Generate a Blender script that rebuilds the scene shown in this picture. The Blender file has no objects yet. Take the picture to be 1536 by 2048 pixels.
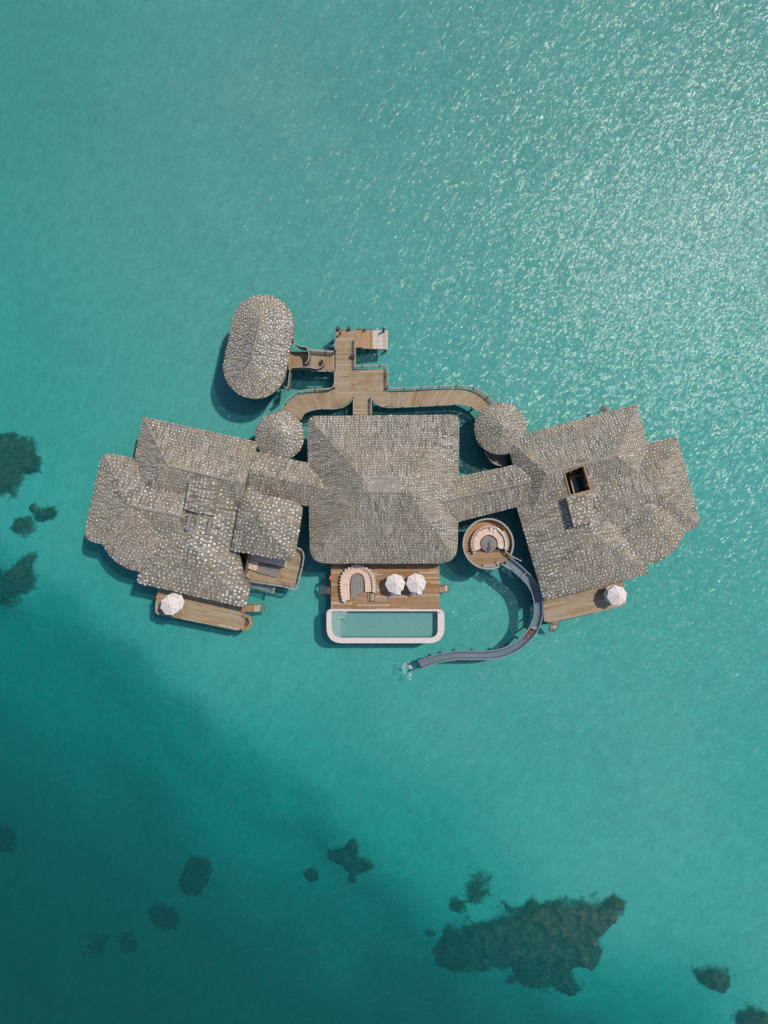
import bpy, math, random
import numpy as np
from mathutils import Vector, Matrix, noise as mnoise
random.seed(7)
R = math.radians
scene = bpy.context.scene
COL = scene.collection

# ------------------------------------------------------------------ camera, sky, sun
F, H = 1380.0, 106.0            # focal length in photo pixels, drone height in metres
def W(px, py, z=0.0):           # a point of the place from where the photo shows it, at its own height
    k = (H - z) / F
    return Vector(((px - 768) * k, (1024 - py) * k, z))
cam = bpy.data.cameras.new('camera'); co = bpy.data.objects.new('camera', cam); COL.objects.link(co)
cam.sensor_fit = 'VERTICAL'; cam.sensor_height = 24; cam.lens = 24 * F / 2048
cam.clip_start = 1; cam.clip_end = 6000
co.location = (0, 0, H); scene.camera = co
SUN = Vector((0.50, 0.35, 1.0)).normalized()
world = bpy.data.worlds.new('World'); scene.world = world; world.use_nodes = True
wn = world.node_tree.nodes; bg = wn['Background']
sky = wn.new('ShaderNodeTexSky'); sky.sky_type = 'NISHITA'; sky.sun_disc = False
sky.sun_elevation = math.asin(SUN.z); sky.sun_rotation = math.atan2(SUN.x, SUN.y)
sky.dust_density = 0.8
world.node_tree.links.new(sky.outputs[0], bg.inputs[0]); bg.inputs[1].default_value = 0.135
sl = bpy.data.lights.new('sun', 'SUN'); sl.energy = 3.0; sl.angle = R(1.5); sl.color = (1.0, 0.93, 0.85)
so = bpy.data.objects.new('sun', sl); COL.objects.link(so); so.rotation_euler = SUN.to_track_quat('Z', 'Y').to_euler()
vs = scene.view_settings
vs.view_transform = 'Standard'; vs.look = 'None'; vs.exposure = -0.07; vs.gamma = 1; vs.use_curve_mapping = False
scene.cycles.use_denoising = True
scene.cycles.transparent_max_bounces = 24
scene.cycles.max_bounces = 6; scene.cycles.diffuse_bounces = 3; scene.cycles.caustics_reflective = False

# ------------------------------------------------------------------ materials
class NT:
    def __init__(s, name):
        s.m = bpy.data.materials.new(name); s.m.use_nodes = True
        s.t = s.m.node_tree; s.t.nodes.clear()
    def n(s, typ, ins=None, **kw):
        nd = s.t.nodes.new('ShaderNode' + typ)
        for k, v in kw.items(): setattr(nd, k, v)
        for k, v in (ins or {}).items():
            if isinstance(v, bpy.types.NodeSocket): s.t.links.new(v, nd.inputs[k])
            else: nd.inputs[k].default_value = v
        return nd
    def mix(s, a, b, f, mode='MIX'):
        nd = s.t.nodes.new('ShaderNodeMix'); nd.data_type = 'RGBA'; nd.blend_type = mode
        for i, v in ((0, f), (6, a), (7, b)):
            if isinstance(v, bpy.types.NodeSocket): s.t.links.new(v, nd.inputs[i])
            else: nd.inputs[i].default_value = v if i == 0 else (*v, 1)
        return nd.outputs[2]
    def math(s, op, a, b=0.0, clamp=False):
        nd = s.t.nodes.new('ShaderNodeMath'); nd.operation = op; nd.use_clamp = clamp
        for i, v in ((0, a), (1, b)):
            if isinstance(v, bpy.types.NodeSocket): s.t.links.new(v, nd.inputs[i])
            else: nd.inputs[i].default_value = v
        return nd.outputs[0]
    def coords(s, scale=(1, 1, 1), rot=0.0, world=False):
        if world:
            o = s.n('NewGeometry').outputs['Position']
        else:
            o = s.n('TexCoord').outputs['Object']
        if rot: o = s.n('Mapping', {'Vector': o, 'Rotation': (0, 0, rot)}).outputs[0]
        return s.n('Mapping', {'Vector': o, 'Scale': scale}).outputs[0]
    def noise(s, vec, scale, detail=3, rough=0.5):
        return s.n('TexNoise', {'Vector': vec, 'Scale': scale, 'Detail': detail, 'Roughness': rough}).outputs[0]
    def ramp(s, fac, stops, interp='LINEAR'):
        nd = s.n('ValToRGB', {'Fac': fac}); cr = nd.color_ramp; cr.interpolation = interp
        while len(cr.elements) < len(stops): cr.elements.new(0.5)
        for e, (p, c) in zip(cr.elements, stops): e.position = p; e.color = (*c, 1)
        return nd.outputs[0]
    def bump(s, h, dist, strength=1.0):
        return s.n('Bump', {'Height': h, 'Distance': dist, 'Strength': strength}).outputs[0]
    def bsdf(s, col, rough=0.7, normal=None, **kw):
        b = s.n('BsdfPrincipled', {'Roughness': rough})
        if isinstance(col, bpy.types.NodeSocket): s.t.links.new(col, b.inputs['Base Color'])
        else: b.inputs['Base Color'].default_value = (*col, 1)
        if normal is not None: s.t.links.new(normal, b.inputs['Normal'])
        for k, v in kw.items(): b.inputs[k].default_value = v
        s.out(b.outputs[0]); return s.m
    def out(s, surf=None, vol=None):
        o = s.n('OutputMaterial')
        if surf is not None: s.t.links.new(surf, o.inputs[0])
        if vol is not None: s.t.links.new(vol, o.inputs[1])
        return s.m

def mat_plain(name, col, rough=0.6, var=0.12, scale=6.0, bump=0.004, **kw):
    t = NT(name); v = t.coords(world=True); nz = t.noise(v, scale, 4)
    lo = tuple(c * (1 - var) for c in col); hi = tuple(min(1, c * (1 + var)) for c in col)
    c = t.ramp(nz, [(0.3, lo), (0.7, hi)])
    return t.bsdf(c, rough, t.bump(nz, bump), **kw)

def mat_planks(name, stops, rough=0.75, wear=(0.40, 0.325, 0.225)):
    t = NT(name); oi = t.n('ObjectInfo').outputs['Random']; gi = t.n('NewGeometry').outputs['Random Per Island']
    r = t.math('FRACT', t.math('ADD', t.math('MULTIPLY', oi, 7.31), gi))
    base = t.ramp(r, stops)
    v = t.coords(world=True)
    grain = t.noise(t.coords((1.0, 1.0, 1.0), world=True), 9.0, 5, 0.65)
    blot = t.noise(v, 0.5, 4, 0.6)
    c = t.mix(base, wear, t.math('MULTIPLY', t.ramp(blot, [(0.45, (0, 0, 0)), (0.72, (1, 1, 1))]), 0.55))
    c = t.mix((0.55, 0.55, 0.55), (1.25, 1.25, 1.25), grain)
    c2 = t.mix(base, wear, t.math('MULTIPLY', t.n('RGBToBW', {'Color': t.ramp(blot, [(0.40, (0, 0, 0)), (0.64, (1, 1, 1))])}).outputs[0], 0.75))
    c = t.mix(c2, c, 0.75, 'MULTIPLY')
    return t.bsdf(c, rough, t.bump(grain, 0.004))

M = {}
M['wood_weathered'] = mat_planks('weathered_planks', [(0.0, (0.27, 0.165, 0.075)), (0.3, (0.38, 0.25, 0.13)), (0.55, (0.45, 0.33, 0.19)), (0.8, (0.34, 0.205, 0.09)), (1.0, (0.52, 0.41, 0.28))])
M['wood_warm'] = mat_planks('warm_planks', [(0.0, (0.36, 0.16, 0.05)), (0.25, (0.26, 0.13, 0.05)), (0.5, (0.45, 0.24, 0.09)), (0.7, (0.31, 0.19, 0.10)), (0.88, (0.52, 0.33, 0.18)), (1.0, (0.64, 0.48, 0.33))], wear=(0.36, 0.25, 0.15))
M['wood_orange'] = mat_planks('orange_planks', [(0.0, (0.42, 0.20, 0.08)), (0.5, (0.50, 0.27, 0.12)), (1.0, (0.38, 0.20, 0.09))], wear=(0.45, 0.28, 0.15))
M['wood_bleached'] = mat_planks('bleached_planks', [(0.0, (0.62, 0.50, 0.42)), (0.5, (0.72, 0.62, 0.55)), (1.0, (0.52, 0.40, 0.31))], wear=(0.6, 0.5, 0.42))
M['wood_grey'] = mat_planks('grey_wood', [(0.0, (0.22, 0.19, 0.16)), (0.5, (0.28, 0.245, 0.21)), (1.0, (0.19, 0.165, 0.14))], wear=(0.3, 0.27, 0.23))
M['wood_dark'] = mat_plain('dark_piles', (0.07, 0.055, 0.04), 0.8, 0.3)
M['rail'] = mat_plain('grey_rail_wood', (0.34, 0.31, 0.27), 0.7, 0.15)
M['wall'] = mat_plain('timber_wall', (0.24, 0.16, 0.10), 0.8, 0.2)
M['slab'] = mat_plain('platform_timber', (0.13, 0.10, 0.07), 0.85, 0.2)
M['coping'] = mat_plain('pale_pink_stone', (0.66, 0.56, 0.51), 0.6, 0.05, 3)
M['pooltile'] = mat_plain('pool_mosaic', (0.30, 0.47, 0.43), 0.4, 0.10, 5)
M['poolshelf'] = mat_plain('pale_pool_step', (0.60, 0.60, 0.57), 0.4, 0.03, 5)
M['canvas'] = mat_plain('cream_canvas', (0.74, 0.655, 0.59), 0.85, 0.04, 2)
M['seam'] = mat_plain('canvas_seam', (0.52, 0.43, 0.39), 0.8, 0.04, 2)
M['white_cloth'] = mat_plain('white_cloth', (0.74, 0.74, 0.78), 0.85, 0.05, 4)
M['cushion'] = mat_plain('salmon_cushion', (0.70, 0.50, 0.37), 0.85, 0.06, 4, 0.01)
M['cushion_pale'] = mat_plain('pale_cushion', (0.64, 0.51, 0.39), 0.85, 0.08, 4, 0.01)
M['orange'] = mat_plain('orange_plastic', (0.85, 0.22, 0.05), 0.4, 0.05)
M['slide'] = mat_plain('slide_fibreglass', (0.15, 0.20, 0.215), 0.35, 0.07, 0.8, 0.002)
M['slide_lip'] = mat_plain('slide_rim', (0.26, 0.30, 0.32), 0.4, 0.06, 2)
M['metal_dark'] = mat_plain('dark_metal', (0.035, 0.035, 0.037), 0.5, 0.1)
M['foam'] = mat_plain('white_foam', (0.80, 0.82, 0.82), 0.9, 0.05, 8, 0.02)
M['skin'] = mat_plain('tanned_skin', (0.46, 0.17, 0.10), 0.5, 0.08, 20)
M['hair'] = mat_plain('dark_brown_hair', (0.035, 0.018, 0.01), 0.5, 0.3, 20)
M['suit'] = mat_plain('dark_olive_swimsuit', (0.05, 0.055, 0.03), 0.7, 0.1)
M['leaf'] = mat_plain('leaf_green', (0.06, 0.20, 0.08), 0.6, 0.2)
M['netting'] = mat_plain('net_rope', (0.34, 0.40, 0.40), 0.8, 0.1)
M['plunge'] = mat_plain('dark_plunge_tiles', (0.02, 0.06, 0.09), 0.15, 0.1)
M['pale_tile'] = mat_plain('pale_wall_tiles', (0.32, 0.36, 0.36), 0.4, 0.08)
M['fence'] = mat_planks('fence_slats', [(0.0, (0.20, 0.165, 0.125)), (0.5, (0.27, 0.23, 0.18)), (1.0, (0.17, 0.14, 0.105))], wear=(0.3, 0.27, 0.23))

# roof shakes: grey brown palm wood, every shake its own tint, old stained patches
def roof_mat(name, island):
    t = NT(name); v = t.coords(world=True)
    big = t.noise(v, 0.16, 4, 0.6); mid = t.noise(v, 0.9, 4, 0.65)
    if island:
        r = t.n('NewGeometry').outputs['Random Per Island']
        c = t.ramp(r, [(0.0, (0.15, 0.130, 0.095)), (0.15, (0.235, 0.206, 0.152)), (0.6, (0.305, 0.269, 0.202)), (0.9, (0.36, 0.320, 0.248)), (1.0, (0.42, 0.38, 0.305))])
        c2 = t.ramp(r, [(0.0, (0.07, 0.065, 0.055)), (0.3, (0.165, 0.155, 0.135)), (0.65, (0.255, 0.24, 0.215)), (1.0, (0.40, 0.38, 0.35))])
        wz = t.n('RGBToBW', {'Color': t.ramp(t.noise(v, 0.11, 3, 0.6), [(0.47, (0, 0, 0)), (0.60, (1, 1, 1))])}).outputs[0]
        c = t.mix(c, c2, t.math('MULTIPLY', wz, 0.65))
    else:
        c = t.mix((0.13, 0.11, 0.085), (0.22, 0.19, 0.15), mid)
    pb = t.n('RGBToBW', {'Color': t.ramp(big, [(0.40, (0, 0, 0)), (0.66, (1, 1, 1))])}).outputs[0]
    c = t.mix(c, (0.27, 0.205, 0.12), t.math('MULTIPLY', pb, 0.5))
    sm = t.n('RGBToBW', {'Color': t.ramp(t.noise(v, 0.33, 4, 0.6), [(0.50, (0, 0, 0)), (0.72, (1, 1, 1))])}).outputs[0]
    c = t.mix(c, (0.165, 0.19, 0.165), t.math('MULTIPLY', sm, 0.6))
    c = t.mix(c, t.mix((0.66, 0.64, 0.61), (1.34, 1.29, 1.22), mid), 0.8, 'MULTIPLY')
    return t.bsdf(c, 0.9, t.bump(t.noise(v, 7.0, 4, 0.7), 0.03))
M['roof'] = roof_mat('roof_boarding', False)
M['shake'] = roof_mat('roof_shakes', True)
t = NT('white_roof_chips'); r = t.n('NewGeometry').outputs['Random Per Island']
M['chip'] = t.bsdf(t.ramp(r, [(0.0, (0.48, 0.44, 0.38)), (0.4, (0.66, 0.62, 0.56)), (1.0, (0.82, 0.79, 0.74))]), 0.6)
M['ridge'] = mat_planks('ridge_boards', [(0.0, (0.31, 0.26, 0.20)), (0.5, (0.38, 0.32, 0.25)), (1.0, (0.28, 0.24, 0.19))], wear=(0.36, 0.32, 0.26))

# sand under the water
t = NT('pale_coral_sand'); v = t.coords(world=True)
n1 = t.noise(v, 0.045, 4, 0.55); n2 = t.noise(t.coords((1.0, 0.55, 1), R(28), True), 0.8, 5, 0.7); n3 = t.noise(v, 2.4, 3, 0.6)
c = t.mix((0.55, 0.52, 0.455), (0.72, 0.68, 0.60), n1)
c = t.mix(c, t.mix((0.60, 0.60, 0.60), (1.36, 1.36, 1.36), n2), 0.75, 'MULTIPLY')
c = t.mix(c, t.mix((0.80, 0.80, 0.80), (1.18, 1.18, 1.18), n3), 0.7, 'MULTIPLY')
sy = t.n('SeparateXYZ', {0: t.n('NewGeometry').outputs['Position']}).outputs['Y']
gm_ = t.n('MapRange', {'Value': t.math('ADD', sy, t.math('MULTIPLY', n1, 30.0)), 'From Min': 20.0, 'From Max': 75.0}).outputs[0]
c = t.mix(c, t.mix(c, (0.96, 0.80, 0.81), 1.0, 'MULTIPLY'), gm_)
M['sand'] = t.bsdf(c, 0.95, t.bump(n2, 0.10))
# coral heads
t = NT('coral_rock'); v = t.coords(world=True)
c = t.ramp(t.noise(v, 0.9, 6, 0.75), [(0.30, (0.02, 0.022, 0.014)), (0.46, (0.08, 0.06, 0.04)), (0.60, (0.15, 0.095, 0.058)), (0.74, (0.36, 0.25, 0.17))])
cv = t.n('Attribute', attribute_name='cover').outputs['Fac']
ed = t.math('ADD', cv, t.math('MULTIPLY', t.math('SUBTRACT', t.noise(v, 1.1, 6, 0.8), 0.5), 1.9))
ed = t.math('ADD', ed, t.math('MULTIPLY', t.math('SUBTRACT', t.noise(v, 0.32, 3, 0.6), 0.5), 1.1))
ef = t.n('MapRange', {'Value': ed, 'From Min': -0.04, 'From Max': 0.42}).outputs[0]
bs = t.n('BsdfDiffuse', {'Color': c, 'Normal': t.bump(t.noise(v, 2.5, 4), 0.2)})
tp = t.n('BsdfTransparent'); mx_ = t.n('MixShader', {0: ef})       # ragged coral cover; its soft edge stands in for haze in the water
t.t.links.new(tp.outputs[0], mx_.inputs[1]); t.t.links.new(bs.outputs[0], mx_.inputs[2])
M['coral'] = t.out(mx_.outputs[0])

# sea: clear tinted body of water, wind ripples on its skin
def water_mat(name, sigma, amp, tint, veil, small=1.0, rough=0.238, facet=0.22):
    t = NT(name)
    va = t.coords((1.0, 0.50, 1), R(38), True); vb = t.coords((1.0, 0.55, 1), R(75), True); vl = t.coords((1.0, 0.22, 1), R(33), True)
    h = t.math('ADD', t.math('MULTIPLY', t.noise(va, 1.5 * small, 3, 0.6), 0.11),
               t.math('ADD', t.math('MULTIPLY', t.noise(vb, 0.5 * small, 2, 0.5), 0.07), t.math('MULTIPLY', t.noise(vl, 0.62 * small, 2, 0.5), 0.13)))
    # gusts: calmer and rougher streaks
    g = t.n('RGBToBW', {'Color': t.ramp(t.noise(t.coords((1.0, 0.3, 1), R(34), True), 0.16, 4, 0.65), [(0.32, (0.55,) * 3), (0.68, (1.2,) * 3)])}).outputs[0]
    nb = t.n('Bump', {'Height': t.math('MULTIPLY', h, g), 'Distance': amp, 'Strength': 1.0}).outputs[0]
    # crisp little wavelet facets, each tilted its own way
    ns = nb
    for sc, am, pw in ((4.6 * small, facet, va), (2.3 * small, facet * 0.65, vb)):
        vc = t.n('TexVoronoi', {'Vector': pw, 'Scale': sc}, voronoi_dimensions='2D').outputs['Color']
        dv = t.n('VectorMath', {0: vc, 1: (0.5, 0.5, 0.5)}, operation='SUBTRACT').outputs[0]
        dv = t.n('VectorMath', {0: dv, 1: (am, am, 0.0)}, operation='MULTIPLY').outputs[0]
        ns = t.n('VectorMath', {0: ns, 1: dv}, operation='ADD').outputs[0]
    ns = t.n('VectorMath', {0: ns}, operation='NORMALIZE').outputs[0]
    gl = t.n('BsdfGlossy', {'Color': (1, 1, 1, 1), 'Roughness': rough, 'Normal': ns})
    gw = t.n('BsdfGlossy', {'Color': (1, 1, 1, 1), 'Roughness': 0.54, 'Normal': ns})
    gm = t.n('MixShader', {0: 0.48}); t.t.links.new(gl.outputs[0], gm.inputs[1]); t.t.links.new(gw.outputs[0], gm.inputs[2])
    fr = t.n('Fresnel', {'IOR': 1.333, 'Normal': nb}).outputs[0]
    tr = t.n('BsdfTransparent', {'Color': (*tint, 1)})
    df = t.n('BsdfDiffuse', {'Color': (0.0, 0.37, 0.35, 1)})
    body = t.n('MixShader', {0: veil}); t.t.links.new(tr.outputs[0], body.inputs[1]); t.t.links.new(df.outputs[0], body.inputs[2])
    mx = t.n('MixShader', {0: fr}); t.t.links.new(body.outputs[0], mx.inputs[1]); t.t.links.new(gm.outputs[0], mx.inputs[2])
    vol = None
    if sigma:
        d = max(sigma); vol = t.n('VolumeAbsorption', {'Color': (*[1 - s / d for s in sigma], 1), 'Density': d}).outputs[0]
    return t.out(mx.outputs[0], vol)
M['water'] = water_mat('lagoon_water', (0.335, 0.058, 0.060), 1.0, (1, 1, 1), 0.13)
M['poolwater'] = water_mat('pool_water', None, 0.8, (0.72, 0.88, 0.88), 0.05, 1.8, 0.22, 0.22)

# ------------------------------------------------------------------ mesh helpers
class MB:
    def __init__(s): s.v = []; s.f = []
    def add(s, vs, fs):
        b = len(s.v); s.v.extend(tuple(p) for p in vs); s.f.extend(tuple(i + b for i in f) for f in fs); return s
    def box(s, c, size, rz=0.0, m=None):
        hx, hy, hz = size[0] / 2, size[1] / 2, size[2] / 2
        ca, sa = math.cos(rz), math.sin(rz); vs = []
        for dz in (-hz, hz):
            for dx, dy in ((-hx, -hy), (hx, -hy), (hx, hy), (-hx, hy)):
                p = Vector((dx, dy, dz))
                p = (m @ p) if m else Vector((dx * ca - dy * sa, dx * sa + dy * ca, dz))
                vs.append((c[0] + p[0], c[1] + p[1], c[2] + p[2]))
        return s.add(vs, [(3, 2, 1, 0), (4, 5, 6, 7), (0, 1, 5, 4), (1, 2, 6, 5), (2, 3, 7, 6), (3, 0, 4, 7)])
    def prism(s, poly, z0, z1):
        n = len(poly); a = z0 if callable(z0) else (lambda x, y: z0); b = z1 if callable(z1) else (lambda x, y: z1)
        vs = [(p[0], p[1], a(p[0], p[1])) for p in poly] + [(p[0], p[1], b(p[0], p[1])) for p in poly]
        return s.add(vs, [tuple(range(n - 1, -1, -1)), tuple(range(n, 2 * n))] + [(i, (i + 1) % n, n + (i + 1) % n, n + i) for i in range(n)])
    def tube(s, path, r, n=6):
        path = [Vector(p) for p in path]; rings = []
        for i, p in enumerate(path):
            d = (path[min(i + 1, len(path) - 1)] - path[max(i - 1, 0)]).normalized()
            u = d.cross(Vector((0, 0, 1)));  u = u.normalized() if u.length > 1e-4 else Vector((1, 0, 0))
            w = d.cross(u); rr = r[i] if isinstance(r, (list, tuple)) else r
            rings.append([p + (u * math.cos(2 * math.pi * k / n) + w * math.sin(2 * math.pi * k / n)) * rr for k in range(n)])
        return s._rings(rings, n, True)
    def _rings(s, rings, n, caps=True, closed=False):
        vs = [q for g in rings for q in g]; fs = []
        m = len(rings)
        for i in range(m if closed else m - 1):
            j = (i + 1) % m
            for k in range(n): fs.append((i * n + k, i * n + (k + 1) % n, j * n + (k + 1) % n, j * n + k))
        if caps and not closed: fs += [tuple(range(n - 1, -1, -1)), tuple((m - 1) * n + k for k in range(n))]
        return s.add(vs, fs)
    def sweep(s, path, prof, closed=False):   # prof: list of (side, up), swept along path with a level cross section
        path = [Vector(p) for p in path]; m = len(path); rings = []
        for i, p in enumerate(path):
            a = path[(i - 1) % m] if closed or i > 0 else p
            b = path[(i + 1) % m] if closed or i < m - 1 else p
            d1 = (p - a) if a != p else (b - p); d2 = (b - p) if b != p else d1
            d1 = Vector((d1.x, d1.y, 0)).normalized(); d2 = Vector((d2.x, d2.y, 0)).normalized()
            d = (d1 + d2).normalized(); k = 1 / max(0.5, d.dot(d1))
            nrm = Vector((-d.y, d.x, 0)) * k
            rings.append([p + nrm * q[0] + Vector((0, 0, q[1])) for q in prof])
        return s._rings(rings, len(prof), True, closed)
    def obj(s, name, mat, parent=None, smooth=False, kind=None, label=None):
        me = bpy.data.meshes.new(name); me.from_pydata([tuple(v) for v in s.v], [], s.f)
        me.validate(); me.update()
        if smooth:
            for p in me.polygons: p.use_smooth = True
        if mat is not None: me.materials.append(M[mat] if isinstance(mat, str) else mat)
        o = bpy.data.objects.new(name, me); COL.objects.link(o)
        if parent is not None:
            o.parent = parent
            o.matrix_parent_inverse = (Matrix.Translation(parent.location) @ parent.rotation_euler.to_matrix().to_4x4()).inverted() if parent.type == 'EMPTY' and not parent.parent else Matrix()
            if parent.get('_local') is not None: o.matrix_parent_inverse = Matrix()
        if kind: o['kind'] = kind
        if label: o['label'] = label
        return o
def rect_prof(w, h): return [(-w / 2, 0), (w / 2, 0), (w / 2, h), (-w / 2, h)]

def tag(o, label, cat, group=None):
    o['label'] = label; o['category'] = cat
    if group: o['group'] = group
    return o
def thing(name, label, cat, loc=(0, 0, 0), group=None):
    o = bpy.data.objects.new(name, None); COL.objects.link(o); o.location = loc; o.empty_display_size = 0.3
    return tag(o, label, cat, group)
def struct(o): o['kind'] = 'structure'; return o
def copy_tree(o, parent=None):
    c = o.copy(); COL.objects.link(c)
    if parent is not None: c.parent = parent
    for ch in list(o.children): copy_tree(ch, c)
    return c

def area2(P): return sum(P[i][0] * P[(i + 1) % len(P)][1] - P[(i + 1) % len(P)][0] * P[i][1] for i in range(len(P)))
def clip(poly, nx, ny, d):       # keep nx*x+ny*y<=d
    out = []; n = len(poly)
    for i in range(n):
        a, b = poly[i], poly[(i + 1) % n]
        da = nx * a[0] + ny * a[1] - d; db = nx * b[0] + ny * b[1] - d
        if da <= 0: out.append(a)
        if (da < 0 < db) or (db < 0 < da):
            k = da / (da - db); out.append((a[0] + (b[0] - a[0]) * k, a[1] + (b[1] - a[1]) * k))
    return out
def halfplanes(P):               # P counter-clockwise
    hp = []
    for i in range(len(P)):
        a, b = P[i], P[(i + 1) % len(P)]; dx, dy = b[0] - a[0], b[1] - a[1]; l = math.hypot(dx, dy)
        if l < 1e-6: continue
        hp.append((dy / l, -dx / l, (dy * a[0] - dx * a[1]) / l))
    return hp
def clip_convex(poly, hps):
    for h in hps:
        poly = clip(poly, *h)
        if len(poly) < 3: return []
    return poly
def minus_convex(poly, hps):
    out = []; cur = poly
    for nx, ny, d in hps:
        o = clip(cur, -nx, -ny, -d)
        if len(o) >= 3 and abs(area2(o)) > 1e-4: out.append(o)
        cur = clip(cur, nx, ny, d)
        if len(cur) < 3: break
    return out
def round_poly(P, r, n=7):
    out = []; m = len(P)
    for i in range(m):
        p, a, b = Vector(P[i][:2]), Vector(P[i - 1][:2]), Vector(P[(i + 1) % m][:2])
        rr = r[i] if isinstance(r, (list, tuple)) else r
        rr = min(rr, (a - p).length * 0.48, (b - p).length * 0.48)
        if rr < 0.05: out.append((p.x, p.y)); continue
        s = p + (a - p).normalized() * rr; e = p + (b - p).normalized() * rr
        for k in range(n):
            tt = k / (n - 1); q = s * (1 - tt) ** 2 + p * 2 * tt * (1 - tt) + e * tt ** 2; out.append((q.x, q.y))
    return out
def smooth_path(pts, n=8):
    P = [Vector(p) for p in pts]; out = []
    for i in range(len(P) - 1):
        p0 = P[max(i - 1, 0)]; p1 = P[i]; p2 = P[i + 1]; p3 = P[min(i + 2, len(P) - 1)]
        for k in range(n):
            t_ = k / n
            out.append(0.5 * ((2 * p1) + (p2 - p0) * t_ + (2 * p0 - 5 * p1 + 4 * p2 - p3) * t_ ** 2 + (3 * p1 - p0 - 3 * p2 + p3) * t_ ** 3))
    out.append(P[-1]); return out
def resample(path, step):
    P = [Vector(p) for p in path]; out = [P[0]]; acc = 0.0
    for a, b in zip(P, P[1:]):
        l = (b - a).length
        while acc + l >= step:
            k = (step - acc) / l; a = a + (b - a) * k; out.append(a.copy()); l = (b - a).length; acc = 0.0
        acc += l
    if (out[-1] - P[-1]).length > step * 0.3: out.append(P[-1])
    return out

# ------------------------------------------------------------------ sea bed and sea
rng = np.random.RandomState(3)
_lat = rng.rand(256, 256)
def vnoise(x, y):
    xi = np.floor(x).astype(int); yi = np.floor(y).astype(int); fx = x - xi; fy = y - yi
    fx = fx * fx * (3 - 2 * fx); fy = fy * fy * (3 - 2 * fy)
    g = lambda i, j: _lat[(xi + i) % 256, (yi + j) % 256]
    return (g(0, 0) * (1 - fx) + g(1, 0) * fx) * (1 - fy) + (g(0, 1) * (1 - fx) + g(1, 1) * fx) * fy
def fbm(x, y, oct=4):
    s = 0; a = 0.5
    for o in range(oct): s = s + a * vnoise(x * 2 ** o + 17 * o, y * 2 ** o + 31 * o); a *= 0.5
    return s / (1 - 0.5 ** oct)
def sstep(a, b, x):
    t_ = np.clip((x - a) / (b - a), 0, 1); return t_ * t_ * (3 - 2 * t_)
def depth(x, y):
    px = x * 13.0 + 768; py = 1024 - y * 13.0
    tt = px * -0.40 + (py - 1130) * 0.92 + 170 * (fbm(px / 210, py / 210, 3) - 0.5)
    tt = tt - 330 * sstep(750, 1450, px) + 90 * sstep(520, 100, px) * sstep(1050, 1250, py)
    t2 = px * -0.63 + (py - 1150) * 0.777 + 90 * (fbm(px / 120 + 3, py / 120, 4) - 0.5)
    d = 2.7 + 3.2 * sstep(-50, 130, t2) + np.minimum(0.0100 * 55 * np.log1p(np.exp(np.clip(tt / 55, -20, 40))), 10.5)
    d = d + 3.6 * sstep(330, 800, tt)
    d = d + 2.6 * sstep(1850, 2150, py) * sstep(800, 1100, px) * sstep(1600, 1300, px)
    d = d - 0.6 * sstep(1000, 350, py)
    d = d + 0.7 * sstep(400, -100, px) * sstep(1300, 900, py)
    return d + 0.8 * (fbm(x / 22 + 50, y / 22 + 50, 4) - 0.5)
gx = np.concatenate([np.array([-3000, -800, -300, -160, -110]), np.arange(-80, 80.1, 1.25), np.array([110, 160, 300, 800, 3000])])
gy = np.concatenate([np.array([-3000, -800, -300, -170, -130]), np.arange(-100, 100.1, 1.25), np.array([130, 170, 300, 800, 3000])])
X, Y = np.meshgrid(gx, gy); Z = -depth(X, Y)
nx_, ny_ = len(gx), len(gy); mb = MB(); mb.v = list(zip(X.ravel(), Y.ravel(), Z.ravel()))
mb.f = [(j * nx_ + i, j * nx_ + i + 1, (j + 1) * nx_ + i + 1, (j + 1) * nx_ + i) for j in range(ny_ - 1) for i in range(nx_ - 1)]
struct(mb.obj('seabed', 'sand', smooth=True))
mb = MB(); mb.box((0, 0, -15), (6000, 6000, 30)); struct(mb.obj('water', 'water'))

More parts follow.
